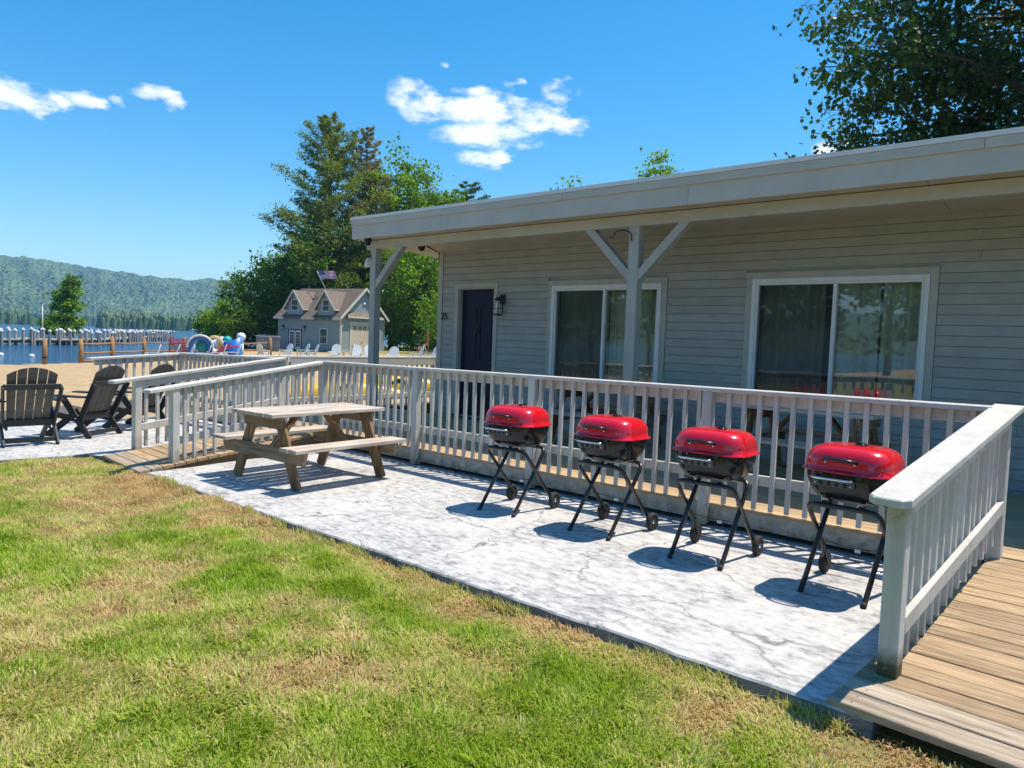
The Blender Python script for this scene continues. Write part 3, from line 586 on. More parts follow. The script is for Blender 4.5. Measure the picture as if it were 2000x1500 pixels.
railing('ramp_railing', 'farthest grey railing at the sand edge, sloping down behind black chairs', (-13.36,6.1), (-13.2,4.6), 1.195, 1.11, 1, [1.12], (.03, 1.5), .98, .0, .1, post_off=.0, botz=.82)
part_skirt = thing('low_platform', 'dark boarded platform edge under the farthest railing', 'platform', (-12, 6.5, 0))
part('skirt_board', MB().box(-13.4,-10.2,6.3,6.35,.02,.2), trim, part_skirt, True)
part('platform_top', MB().box(-13.4,-12.77,6.3,9.,.185,.215), deckw, part_skirt, True)

# ------------------------------------------------------------------ cabin
HX0, HX1, WY = -9.97, 2.6, 9.4
cab = thing('cabin', 'single-storey grey clapboard cabin with flat porch roof and sliding windows', 'cabin', (-4, 9.4, 0))
W1 = (-7.30,-5.295,1.02,2.55); W2 = (-3.945,-1.865,1.02,2.57); DR = (-9.44,-8.60,.26,2.53)
TRW = .085
mb = MB()
op = sorted([(DR[0]-.02,DR[1]+.02,.0,DR[3]+.02),(W1[0],W1[1],W1[2],W1[3]),(W2[0],W2[1],W2[2],W2[3])]); xs = HX0
for (a,b,z0,z1) in op:
    mb.box(xs,a,WY+.012,WY+.14,.1,3.3); 
    if z0 > .2: mb.box(a,b,WY+.012,WY+.14,.1,z0)
    mb.box(a,b,WY+.012,WY+.14,z1,3.3); xs = b
mb.box(xs,HX1,WY+.012,WY+.14,.1,3.3)
mb.box(HX0,HX0+.12,WY+.14,15.4,.1,3.3); mb.box(HX0,HX1,15.4,15.5,.1,3.3); mb.box(HX1-.1,HX1,WY+.14,15.4,.1,3.3)
part('wall', mb, siding, cab, True)
part('foundation', MB().box(HX0+.03,HX1,WY+.02,15.4,-.2,.1), concside, cab, True)
def room(x0, x1):
    m = MB(); y0, y1, z0, z1 = WY+.145, WY+2.6, .2, 2.9
    m.box(x0,x1,y1,y1+.05,z0,z1).box(x0-.05,x0,y0,y1,z0,z1).box(x1,x1+.05,y0,y1,z0,z1).box(x0,x1,y0,y1,z0-.05,z0).box(x0,x1,y0,y1,z1,z1+.05)
    part('room_wall', m, roomm, cab, True)
room(-7.9,-4.8); room(-4.5,-1.2)
# clapboards, each one a board, cut at trim and openings
ex = .1175; z = .115; row = 0; sbm = {}
def clap(x0, x1, z0, h=ex, up=0):
    if x1-x0 < .03: return
    key = (round(x1-x0,3), round(h,3))
    if key not in sbm:
        l_ = x1-x0; hh = h-.0055
        sbm[key] = MB().add([(0,-.024,0),(l_,-.024,0),(l_,-.015,hh),(0,-.015,hh),(0,.0,0),(l_,.0,0),(l_,.0,hh),(0,.0,hh)], [(0,1,2,3),(5,4,7,6),(4,5,1,0),(3,2,6,7),(0,3,7,4),(1,5,6,2)]).mesh('siding_board', siding)
    o = link('siding_board', sbm[key], cab); o.location = (x0+4, WY+.004-9.4+rnd.uniform(-.0008,.0008), z0); o.rotation_euler = (0,0,0)
blocks = [(DR[0]-TRW-.02, DR[1]+TRW+.02, 0, DR[3]+TRW+.025), (W1[0]-TRW-.005, W1[1]+TRW+.005, W1[2]-.06, W1[3]+TRW+.01), (W2[0]-TRW-.005, W2[1]+TRW+.005, W2[2]-.06, W2[3]+TRW+.01)]
while z < 3.2:
    hh = min(ex, 3.245-z); segs = [(HX0+.095, HX1)]
    for (a,b,z0,z1) in blocks:
        if z+hh*.5 < z1 and z+hh*.5 > z0:
            ns = []
            for s,e_ in segs:
                if b <= s or a >= e_: ns.append((s,e_))
                else:
                    if a > s: ns.append((s,a))
                    if b < e_: ns.append((b,e_))
            segs = ns
    for s,e_ in segs:
        if e_-s > 4.6:
            c_ = s+(e_-s)*(.36 if row % 2 else .68) ; clap(s,c_-.0015,z,hh); clap(c_+.0015,e_,z,hh)
        else: clap(s,e_,z,hh)
    z += ex; row += 1
part('corner_board', MB().box(HX0-.02,HX0+.09,WY-.032,WY+.01,.1,3.24,.003), trim, cab, True)
part('corner_board', MB().box(HX0-.022,HX0-.002,WY-.0315,WY+.1,.1,3.24), trim, cab, True)
def frame_trim(x0,x1,z0,z1,w,y0,y1,m,parent,name='trim_board',sill=True):
    part(name, MB().box(x0-w,x0-.001,y0,y1,z0-(w*.6 if sill else 0),z1+.0,.002), m, parent, True)
    part(name, MB().box(x1+.001,x1+w,y0,y1,z0-(w*.6 if sill else 0),z1,.002), m, parent, True)
    part(name, MB().box(x0-w,x1+w,y0,y1,z1+.001,z1+w,.002), m, parent, True)
    if sill: part(name, MB().box(x0,x1,y0,y1,z0-w*.6,z0-.002,.002), m, parent, True)
for (a,b,z0,z1) in (W1,W2): frame_trim(a,b,z0,z1,TRW,WY-.03,WY+.011,trim,cab)
frame_trim(DR[0]-.02,DR[1]+.02,DR[2],DR[3]+.02,TRW,WY-.03,WY+.011,trim,cab,sill=False)
# door
part('door_frame', MB().box(DR[0]-.018,DR[0],WY-.01,WY+.13,.235,DR[3]).box(DR[1],DR[1]+.018,WY-.01,WY+.13,.235,DR[3]).box(DR[0]-.018,DR[1]+.018,WY-.01,WY+.13,DR[3]+.001,DR[3]+.018), trim, cab, True)
part('threshold', MB().box(DR[0]-.01,DR[1]+.01,WY-.03,WY+.13,.222,.262,.004), concside, cab, True)
dr = part('door', MB().box(DR[0]+.004,DR[1]-.004,WY+.07,WY+.112,.265,DR[3]-.004,.002), navy, cab, True)
for (a,b,z0,z1) in ((.09,.37,.18,.85),(.46,.74,.18,.85),(.09,.37,1.0,1.95),(.46,.74,1.0,1.95)):
    m = MB(); X = DR[0]
    for (q0,q1,r0_,r1_) in ((a,b,z0,z0+.018),(a,b,z1-.018,z1),(a,a+.018,z0+.018,z1-.018),(b-.018,b,z0+.018,z1-.018)): m.box(X+q0,X+q1,WY+.062,WY+.0695,.27+r0_,.27+r1_)
    part('panel_moulding', m, navy, dr, True)
part('door_knocker', MB().lathe([(.0,-.012),(.03,-.012),(.034,0),(.0,0)],16,(DR[0]+.42,WY+.069,1.86),'y').tube([(DR[0]+.42+.04*math.sin(q), WY+.05, 1.80+.045*math.cos(q)) for q in np.linspace(0,2*math.pi,17)],.007,6), blackm, dr, True)
part('door_knob', MB().lathe([(.0,-.06),(.022,-.055),(.03,-.035),(.014,-.02),(.02,0),(.0,0)],14,(DR[1]-.07,WY+.069,1.2),'y'), blackm, dr, True)
def text_part(txt, size, loc, rot, m, parent, depth=.006):
    cu = bpy.data.curves.new('lettering','FONT'); cu.body = txt; cu.size = size; cu.extrude = depth; cu.shear = .12; cu.space_character = .92
    tmp = bpy.data.objects.new('lettering', cu); col.objects.link(tmp); me = bpy.data.meshes.new_from_object(tmp.evaluated_get(bpy.context.evaluated_depsgraph_get())); bpy.data.objects.remove(tmp)
    me.transform(Matrix.Translation(Vector(loc)) @ Euler(rot).to_matrix().to_4x4()); me.materials.clear(); me.materials.append(m)
    return part('house_number', me, None, parent, True)
text_part('25', .185, (HX0+.075, WY-.040, 1.985), (R(90),0,0), blackm, cab)['label'] = 'black house number 25 beside the door'
# windows: white sliders, left sash behind an insect screen
def window(x0,x1,z0,z1):
    fw = .055; y0 = WY-.046
    w = part('window_frame', MB().box(x0,x0+fw,y0,WY+.09,z0,z1,.004).box(x1-fw,x1,y0,WY+.09,z0,z1,.004).box(x0+fw,x1-fw,y0+.0015,WY+.09,z1-fw,z1-.001,.004).box(x0+fw,x1-fw,y0+.0015,WY+.09,z0+.001,z0+fw,.004), whitevinyl, cab, True)
    part('inner_track', MB().box(x0+fw,x0+fw+.028,y0+.022,WY+.08,z0+fw,z1-fw).box(x1-fw-.028,x1-fw,y0+.022,WY+.08,z0+fw,z1-fw).box(x0+fw+.028,x1-fw-.028,y0+.0225,WY+.08,z1-fw-.028,z1-fw), whitevinyl, w, True)
    xm = (x0+x1)/2+.01; i0, i1 = x0+fw+.028, x1-fw-.028; zz0, zz1 = z0+fw, z1-fw-.028
    part('mullion', MB().box(xm-.022,xm+.022,y0+.012,WY+.05,zz0,zz1,.003), whitevinyl, w, True)
    part('pane', MB().add([(i0,WY+.035,zz0),(xm-.022,WY+.035,zz0),(xm-.022,WY+.035,zz1),(i0,WY+.035,zz1)],[(0,1,2,3)]), glass, w, True)
    part('pane', MB().add([(xm+.022,WY+.02,zz0),(i1,WY+.02,zz0),(i1,WY+.02,zz1),(xm+.022,WY+.02,zz1)],[(0,1,2,3)]), glass, w, True)
    part('insect_screen', MB().add([(i0,WY+.005,zz0),(xm-.022,WY+.005,zz0),(xm-.022,WY+.005,zz1),(i0,WY+.005,zz1)],[(0,1,2,3)]), screen, w, True)['label'] = 'dark insect screen over the left sash'
    part('sill', MB().box(x0-.01,x1+.01,WY-.06,WY+.0,z0-.03,z0-.003,.004), whitevinyl, w, True)
window(*W1); window(*W2)
def curtain(x0, x1, z0, z1, label, amp=.035, seed=1):
    rg_ = random.Random(seed); nxc = 90; vs = []; ph = [rg_.uniform(0,6) for _ in range(4)]
    for i in range(nxc+1):
        u = i/nxc; x_ = x0+(x1-x0)*u
        o_ = amp*(math.sin(u*(x1-x0)*26+ph[0])+.5*math.sin(u*(x1-x0)*43+ph[1])+.6*math.sin(u*(x1-x0)*9+ph[2]))
        for z_ in (z0, (z0+z1)/2, z1): vs.append((x_, WY+.17+o_*(1.1 if z_==z0 else .8), z_))
    fs = [(i*3+j, (i+1)*3+j, (i+1)*3+j+1, i*3+j+1) for i in range(nxc) for j in range(2)]
    o = link('curtain', MB().add(vs, fs, True).mesh('curtain', fabric)); tag(o, label, 'curtain', 'pale curtains behind the cabin windows')
curtain(-7.26,-6.32,.8,2.6,'pale curtain behind the screened left half of the window next to the door',seed=1); curtain(-6.27,-5.32,.8,2.6,'pale curtain behind the open right half of the window crossed by the porch post',seed=2)
curtain(-3.9,-3.05,.8,2.62,'pale curtain behind the screened left half of the right window',seed=3); curtain(-2.98,-2.42,.8,2.62,'pale curtain nearest the mullion in the right half of the right window',seed=4); curtain(-2.38,-1.9,.8,2.62,'pale curtain at the far right of the right window',seed=5)
# roof, fascia, soffit, beam
FY, RX0, RX1 = 7.85, -10.62, 2.9
part('roof', MB().add([(RX0+.02,FY+.02,3.655),(RX1,FY+.02,3.655),(RX1,15.9,3.50),(RX0+.02,15.9,3.50),(RX0+.02,FY+.02,3.60),(RX1,FY+.02,3.60),(RX1,15.9,3.40),(RX0+.02,15.9,3.40)],[(0,1,2,3),(7,6,5,4),(4,5,1,0),(5,6,2,1),(6,7,3,2),(7,4,0,3)]), roofing, cab, True)
part('drip_edge', MB().box(RX0-.016,RX1,FY-.032,FY+.05,3.640,3.69,.004), drip, cab, True)
for a,b in ((RX0,-6.0),(-5.996,-1.2),(-1.196,RX1)):
    part('fascia_board', MB().box(a,b,FY-.022,FY+.0,3.545,3.637,.003), fasciap, cab, True)
for a,b in ((RX0,-8.2),(-8.197,-4.15),(-4.147,.2),(.203,RX1)):
    part('fascia_board', MB().box(a,b,FY-.0,FY+.032,3.315,3.60,.003), fasciap, cab, True)
part('fascia_board', MB().add([(RX0,FY+.033,3.315),(RX0,15.9,3.16),(RX0,15.9,3.45),(RX0,FY+.033,3.60),(RX0+.03,FY+.033,3.315),(RX0+.03,15.9,3.16),(RX0+.03,15.9,3.45),(RX0+.03,FY+.033,3.60)],[(0,3,2,1),(4,5,6,7),(0,1,5,4),(1,2,6,5),(2,3,7,6),(3,0,4,7)]), fasciap, cab, True)
def soffit_z(y_): return 3.335-(y_-FY)*.068
xb = [RX0+.032,-9.0,-6.56,-4.12,-1.68,.76,RX1]
for a,b in zip(xb,xb[1:]):
    y0, y1 = FY+.034, (9.392 if a > HX0-.05 else 9.392)
    part('soffit_panel', MB().add([(a,y0,soffit_z(y0)),(b-.006,y0,soffit_z(y0)),(b-.006,y1,soffit_z(y1)),(a,y1,soffit_z(y1)),(a,y0,soffit_z(y0)+.012),(b-.006,y0,soffit_z(y0)+.012),(b-.006,y1,soffit_z(y1)+.012),(a,y1,soffit_z(y1)+.012)],[(0,3,2,1),(4,5,6,7),(0,1,5,4),(1,2,6,5),(2,3,7,6),(3,0,4,7)]), soffitp, cab, True)
part('soffit_panel', MB().add([(RX0+.032,9.395,soffit_z(9.395)),(HX0-.024,9.395,soffit_z(9.395)),(HX0-.024,15.8,2.86),(RX0+.032,15.8,2.86)],[(0,3,2,1)]), soffitp, cab, True)
part('beam', MB().box(-10.52,RX1-.1,8.10,8.24,3.165,3.306,.006), soffitp, cab, True)
def porch_post(xc):
    ps = part('porch_post', MB().box(xc-.075,xc+.075,8.095,8.235,DZ,3.163,.008), postp, cab, True)
    part('post_base', MB().box(xc-.085,xc+.085,8.085,8.245,DZ+.001,DZ+.14,.004), postp, ps, True)
    return ps
pl = porch_post(-10.335); pc = porch_post(-5.015); pr = porch_post(.35)
def brace(xc, s, ps):
    """45 degree knee brace with plumb and level cuts"""
    y0,y1 = 8.108,8.222; a = xc+s*.0755; H_=3.163; d1,d2 = .70,.555
    pts = [(a,H_-d1),(a+s*d1,H_),(a+s*d2,H_),(a,H_-d2)]
    if s < 0: pts = pts[::-1]
    part('knee_brace', MB().add([(x_,y0,z_) for x_,z_ in pts]+[(x_,y1,z_) for x_,z_ in pts],[(0,1,2,3),(7,6,5,4),(0,4,5,1),(1,5,6,2),(2,6,7,3),(3,7,4,0)]), postp, ps, True)
brace(-10.335,1,pl); brace(-5.015,-1,pc); brace(-5.015,1,pc)
def hook(xc, ps):
    pts = [(xc-.02,8.09,2.98),(xc-.02,8.07,3.0)]+[(xc-.02, 8.07, 3.0+.0+i*.02) for i in range(1,4)]+[(xc-.02-.12*(1-math.cos(q)), 8.06-.02*q, 3.06+.05*math.sin(q)) for q in np.linspace(.2,2.4,8)]+[(xc-.25,8.0,3.03),(xc-.28,7.99,3.02),(xc-.29,7.985,3.05)]
    part('plant_hook', MB().tube(pts,.008,6), blackm, ps, True)
hook(-10.335,pl); hook(-5.015,pc)
# wall lantern
def lantern(loc, label, s=1., group=None):
    t = thing('wall_lantern', label, 'lantern', loc, 0, group)
    part('back_plate', MB().box(-.06*s,.06*s,-.028*s,0,.06*s,.23*s,.006*s), blackm, t)
    part('roof_cap', MB().lathe([(.0,.175*s),(.035*s,.172*s),(.085*s,.13*s),(.088*s,.118*s),(.0,.118*s)],4,(0,-.13*s,0),smooth=False).beam((0,-.13*s,.16*s),(0,-.02*s,.19*s),.02*s,.02*s), blackm, t)
    m = MB(); a = .058*s
    for sx_ in (-1,1):
        for sy_ in (-1,1): m.beam((sx_*a,-.13*s+sy_*a,-.12*s),(sx_*a,-.13*s+sy_*a,.12*s),.011*s,.011*s)
    for zz in (-.12,-.02): m.box(-a,a,-.13*s-a-.005*s,-.13*s-a+.005*s,(zz-.005)*s,(zz+.005)*s).box(-a,a,-.13*s+a-.005*s,-.13*s+a+.005*s,(zz-.005)*s,(zz+.005)*s).box(-a-.005*s,-a+.005*s,-.13*s-a,-.13*s+a,(zz-.005)*s,(zz+.005)*s).box(a-.005*s,a+.005*s,-.13*s-a,-.13*s+a,(zz-.005)*s,(zz+.005)*s)
    part('cage', m, blackm, t); part('base', MB().box(-.05*s,.05*s,-.18*s,-.08*s,-.14*s,-.124*s), blackm, t)
    part('glass_globe', MB().lathe([(.0,-.115*s),(.03*s,-.11*s),(.04*s,-.03*s),(.036*s,.06*s),(.02*s,.11*s)],14,(0,-.13*s,0)), whitep, t)
    return t
lantern((-8.37,WY-.018,2.2), 'black lantern on the cabin wall right of the navy door')
def dome_cam(loc, label, s=1.):
    t = thing('dome_camera', label, 'camera', loc, 0, 'dark dome fixtures under the porch roof')
    part('mount', MB().lathe([(.0,0),(.06*s,0),(.065*s,-.03*s),(.06*s,-.045*s),(.0,-.045*s)],18), blackm, t); part('dome', MB().lathe([(.055*s,-.045*s),(.052*s,-.075*s),(.035*s,-.105*s),(.0,-.115*s)],18), bowlm, t)
dome_cam((-10.32,7.97,soffit_z(7.97)), 'black dome fixture under the roof corner above the left post',1.1); dome_cam((-9.65,8.62,soffit_z(8.62)), 'black dome fixture on the soffit between brace and cabin corner',1.2)
part('conduit', MB().tube([(-9.65,8.66,soffit_z(8.66)-.012),(-9.95,9.30,soffit_z(9.3)-.02),(-9.99,9.37,soffit_z(9.37)-.03),(-9.995,9.375,3.0)],.011,6), blackm, cab, True)
fl = thing('floodlight', 'white twin-head floodlight hanging beside the left porch post', 'floodlight', (-10.6,8.35,3.0))
part('bracket', MB().tube([(0,0,.25),(0,0,.08),(-.12,-.02,.02)],.012,6).tube([(0,0,.08),(.1,-.02,-.02)],.012,6), whitep, fl)
for sx_ in (-1,1): part('lamp_head', MB().lathe([(.0,.10),(.03,.09),(.06,.0),(.075,-.06),(.068,-.065),(.0,-.05)],14,(sx_*.1-.02,-.05,-.05)), whitep, fl)

# ------------------------------------------------------------------ grills
def rrect(hx, hy, r, n=6):
    out = []
    for cx, cy, a0 in ((hx-r,hy-r,0),(-hx+r,hy-r,90),(-hx+r,-hy+r,180),(hx-r,-hy+r,270)):
        for k in range(n+1): a = R(a0+90*k/n); out.append((cx+r*math.cos(a), cy+r*math.sin(a)))
    return out
def loft(mb, rings, cap0=False, cap1=True):
    k = len(rings[0][0]); vs = []; 
    for poly, z in rings: vs += [(x_,y_,z) for x_,y_ in poly]
    fs = [(i*k+j,i*k+(j+1)%k,(i+1)*k+(j+1)%k,(i+1)*k+j) for i in range(len(rings)-1) for j in range(k)]
    mb.add(vs, fs, True)
    if cap1: mb.add([(x_,y_,rings[-1][1]) for x_,y_ in rings[-1][0]], [tuple(range(k))], True)
    if cap0: mb.add([(x_,y_,rings[0][1]) for x_,y_ in rings[0][0]], [tuple(range(k-1,-1,-1))], True)
    return mb
GRP = 'red lidded portable grills lined up before the railing'
def make_grill():
    t = thing('grill', '', 'grill', (0,0,0), 0, GRP); hx, hy = .285, .235
    zr = .838
    m = MB(); rings = []
    for (ins, z_, rr_) in ((-.020,zr+.002,.15),(-.020,zr+.010,.15),(-.002,zr+.016,.145),(-.001,zr+.055,.145),(.006,zr+.095,.14),(.022,zr+.13,.135),(.048,zr+.155,.125),(.09,zr+.172,.1),(.15,zr+.180,.06)): rings.append((rrect(hx-ins,hy-ins*.9,max(.03,rr_)), z_))
    lid = part('lid', loft(m, rings, cap0=True), redm, t)
    part('lid_handle', MB().tube([(-.125,-hy+.004,zr+.085),(-.12,-hy-.03,zr+.093),(-.07,-hy-.046,zr+.097),(0,-hy-.05,zr+.098),(.03,-hy-.046,zr+.097),(.08,-hy-.03,zr+.093),(.085,-hy+.004,zr+.085)],.0115,8), tubem, lid)
    for sx_ in (-.115,.075): part('rivet', MB().lathe([(.0,-.006),(.008,-.004),(.009,0)],8,(sx_,-hy+.002,zr+.07),'y'), chrome, lid)
    part('lid_vent', MB().lathe([(.042,0),(.042,.006),(.0,.008)],16,(.03,.02,zr+.1795)).box(.0,.06,.012,.028,zr+.187,zr+.193), bowlm, lid)
    m = MB(); rings = []
    for (ins, z_, rr_) in ((.17,.628,.06),(.11,.633,.1),(.065,.655,.125),(.035,.70,.135),(.012,.76,.145),(.004,.80,.145),(.002,zr-.004,.147)): rings.append((rrect(hx-ins,hy-ins*.9,rr_), z_))
    bowl = part('bowl', loft(m, rings, cap0=True, cap1=True), bowlm, t)
    m = MB(); m.box(-.19,.085,-hy-.016,-hy+.03,.745,.80,.008); part('control_panel', m, mat('grey_panel_enamel',(.10,.10,.105),(.07,.07,.075)), bowl)
    part('front_handle', MB().tube([(-.185,-hy-.0,.803),(-.185,-hy-.045,.803),(-.15,-hy-.056,.803),(.04,-hy-.056,.803),(.075,-hy-.045,.803),(.075,-hy-.0,.803)],.0085,8), chrome, bowl)
    for k in range(4): part('vent_hole', MB().lathe([(.0,-.005),(.013,-.005),(.016,0)],10,(-.13+k*.052,-hy-.016,.765),'y'), rubber, bowl)
    for sx_ in (-.165,.062): part('rivet', MB().lathe([(.0,-.006),(.006,-.004),(.007,0)],8,(sx_,-hy-.016,.765),'y'), chrome, bowl)
    part('hinge', MB().box(-.04,.04,hy-.01,hy+.02,zr-.03,zr+.03), blackm, t)
    part('lid_clip', MB().box(.09,.13,-hy-.02,-hy+.01,zr-.022,zr+.006,.003), blackm, bowl)
    def u_frame(hw, y0, z0, y1, z1, r_, name):
        c = .075; d = Vector((0,y1-y0,z1-z0)).normalized(); pts = [(-hw,y0,z0)]
        A = Vector((-hw,y1,z1)); 
        for q in (0,.25,.5,.75,1): 
            a_ = A-d*c; b_ = A+Vector((c,0,0)); pts.append(a_*(1-q)**2+A*2*q*(1-q)+b_*q*q)
        A = Vector((hw,y1,z1))
        for q in (0,.25,.5,.75,1):
            a_ = A-Vector((c,0,0)); b_ = A-d*c; pts.append(a_*(1-q)**2+A*2*q*(1-q)+b_*q*q)
        pts.append((hw,y0,z0)); return part(name, MB().tube(pts, r_, 10), tubem, t)
    lf = u_frame(.205,-.285,.012,.20,.606,.0175,'leg_frame'); 
    wf = u_frame(.235,.30,.085,-.19,.606,.0175,'wheel_leg_frame')
    for sx_ in (-1,1): part('foot_cap', MB().tube([(sx_*.205,-.297,0.001),(sx_*.205,-.272,.03)],.0185,10), rubber, lf)
    part('axle', MB().tube([(-.285,.30,.08),(.285,.30,.08)],.006,8), chrome, wf)
    for sx_ in (-1,1):
        w = part('wheel', MB().lathe([(.0,-.018),(.05,-.018),(.062,-.022),(.076,-.02),(.08,-.008),(.08,.008),(.076,.02),(.062,.022),(.05,.018),(.0,.018)],22,(sx_*.265,.30,.08),'x'), rubber, t)
        part('hub', MB().lathe([(.0,.026*sx_),(.018,.024*sx_),(.022,.0)],12,(sx_*.265,.30,.08),'x'), chrome, w)
    for sx_ in (-.2,.2):
        for sy_ in (-.17,.17): part('support_bracket', MB().box(sx_*.6-.02,sx_*.6+.02,sy_-.014,sy_+.014,.612,.632), tubem, t)
    part('tether', MB().tube([(-.2,.02,.31),(.0,.05,.285),(.2,.02,.31)],.003,5), blackm, t)
    part('tag', MB().box(.02,.06,.045,.047,.262,.288), whitep, t)
    return t
g0 = make_grill()
gl = ['red lidded grill farthest left, closest to the picnic table','second red grill from the picnic table','third red grill from the picnic table, before the railing post','red grill nearest the ramp railing, its lid partly hidden by the cap rail']
for i,(x_,y_,rz_) in enumerate([(-4.545,5.37,.06),(-3.468,5.39,-.03),(-2.468,5.335,.035),(-1.435,5.30,-.05)]):
    g_ = g0 if i == 0 else copy_tree(g0)
    g_.location = (x_,y_,0); g_.rotation_euler = (0,0,rz_); g_['label'] = gl[i]

# ------------------------------------------------------------------ picnic tables
def picnic(label, loc, rz, group='weathered wooden picnic tables'):
    """long side along local y"""
    t = thing('picnic_table', label, 'picnic table', loc, rz, group); Lt = 1.52; H = .79; W = .78
    bwid = (W-4*.016)/5
    for k in range(5):
        x_ = -W/2+bwid/2+k*(bwid+.016); part('top_board', MB().beam((x_,-Lt/2+rnd.uniform(-.004,.004),H-.019),(x_,Lt/2+rnd.uniform(-.004,.004),H-.019),bwid,.038,(1,0,0),.004), tabletop, t)
    for s in (-1,1):
        for k in range(2):
            x_ = s*(.585+k*.15); part('seat_board', MB().beam((x_,-Lt/2+.01,.445),(x_,Lt/2-.01,.445),.140,.038,(1,0,0),.004), tabletop, t)
    for e_ in (-1,1):
        y_ = e_*.57
        yc = y_+e_*.0395
        part('top_cleat', MB().add([(-.37,yc-.019,H-.04),(.37,yc-.019,H-.04),(.33,yc-.019,H-.17),(-.33,yc-.019,H-.17),(-.37,yc+.019,H-.04),(.37,yc+.019,H-.04),(.33,yc+.019,H-.17),(-.33,yc+.019,H-.17)],[(0,3,2,1),(4,5,6,7),(0,1,5,4),(1,2,6,5),(2,3,7,6),(3,0,4,7)]), tablew, t)
        ys = y_-e_*.0; o_ = e_*.039
        part('seat_support', MB().add([(-.79,y_+o_-.019,.425),(.79,y_+o_-.019,.425),(.75,y_+o_-.019,.285),(-.75,y_+o_-.019,.285),(-.79,y_+o_+.019,.425),(.79,y_+o_+.019,.425),(.75,y_+o_+.019,.285),(-.75,y_+o_+.019,.285)],[(0,3,2,1),(4,5,6,7),(0,1,5,4),(1,2,6,5),(2,3,7,6),(3,0,4,7)]), tablew, t)
        for s in (-1,1):
            part('leg', MB().beam((s*.575,y_,.0),(s*.235,y_,H-.05),.14,.036,(1,0,0),.004), tablel, t)
        part('diagonal_brace', MB().beam((0,y_-e_*.05,.36),(0,y_-e_*.40,H-.05),.088,.036,(1,0,0),.003), tablel, t)
    return t
pt0 = picnic('weathered wooden picnic table on the concrete patio beside the left ramp', (-7.13,4.76,0), R(2))
copy_tree(pt0, (-2.75,8.35,DZ), R(88), 'wooden picnic table in the porch shade behind the two right grills')
copy_tree(pt0, (-5.75,8.75,DZ), R(92), 'wooden picnic table in the porch shade by the left window, behind the left grills')

# ------------------------------------------------------------------ black lawn chairs on the side patio
def fan_slats(t, n, wid, zb, zt, xb, xt, m, name, arch=.11, th=.02, split=True):
    """reclined fan back; slats widen a little upwards, arched top"""
    for k in range(n):
        u0, u1 = -1+2*k/n, -1+2*(k+1)/n; g_ = .006
        def pt(u, s, o): return (xb+(xt-xb)*s+o, u*wid/2*(.82+.18*s), zb+(zt-zb)*s)
        top = lambda u: 1-arch*(u*u)*1.15
        ua, ub = u0+g_/wid*2, u1-g_/wid*2; um = (ua+ub)/2
        q = 9 if n == 1 else 3; us = [ub+(ua-ub)*i/(q-1) for i in range(q)]
        if n == 1: top = lambda u: 1-arch*(1-math.sqrt(max(0,1-u*u*.96)))*2.6
        f_ = [pt(ua,0,0),pt(ub,0,0)]+[pt(u,top(u),0) for u in us]; b_ = [(x_+th,y_,z_) for x_,y_,z_ in f_]; c_ = len(f_)
        part(name, MB().add(f_+b_, [tuple(range(c_-1,-1,-1)),tuple(range(c_,2*c_))]+[(i,(i+1)%c_,(i+1)%c_+c_,i+c_) for i in range(c_)]), m, t)
def adirondack(label, loc, rz):
    t = thing('lawn_chair', label, 'chair', loc, rz, 'black slatted lawn chairs on the patio')
    fan_slats(t, 5, .60, .27, 1.06, .10, .45, slatm, 'back_slat')
    for k in range(5):
        a = k/5; part('seat_slat', MB().beam((-.46+a*.56,-.27,.385-a*.09),(-.46+a*.56,.27,.385-a*.09),.104,.02,(1,0,-.18),.003), slatm, t)
    part('back_bar', MB().beam((.415,-.33,.80),(.415,.33,.80),.035,.075,(1,0,0),.004), blackp, t); part('back_bar', MB().beam((.175,-.29,.30),(.175,.29,.30),.035,.09,(1,0,0),.004), blackp, t)
    for s in (-1,1):
        part('back_upright', MB().beam((.16,s*.295,.26),(.43,s*.335,.80),.03,.085,(0,1,0),.004), blackp, t)
        part('arm', MB().beam((-.50,s*.345,.605),(.32,s*.345,.605),.135,.022,(0,1,0),.004), blackp, t)
        part('rear_leg', MB().beam((.33,s*.31,0),(-.14,s*.31,.595),.03,.095,(0,1,0),.004), blackp, t)
        part('front_leg', MB().beam((-.43,s*.275,0),(.12,s*.275,.40),.03,.095,(0,1,0),.004), blackp, t)
        part('seat_rail', MB().beam((-.48,s*.25,.345),(.17,s*.25,.245),.028,.085,(0,1,0),.004), blackp, t)
        part('bolt', MB().lathe([(.0,.334*s),(.013,.332*s),(.015,.325*s)],8,(.10,0,.285),'y'), chrome, t)
    part('stretcher', MB().beam((.275,-.30,.075),(.275,.30,.075),.028,.06,(1,0,0),.003), blackp, t)
    return t
c0 = adirondack('black slatted lawn chair at the left edge, seen from behind', (-11.47,3.13,0), R(-4))
copy_tree(c0, (-11.86,4.02,0), R(30), 'middle black lawn chair, turned sideways towards the lake')
copy_tree(c0, (-12.35,4.98,0), R(33), 'black lawn chair half hidden behind the ramp railing post')

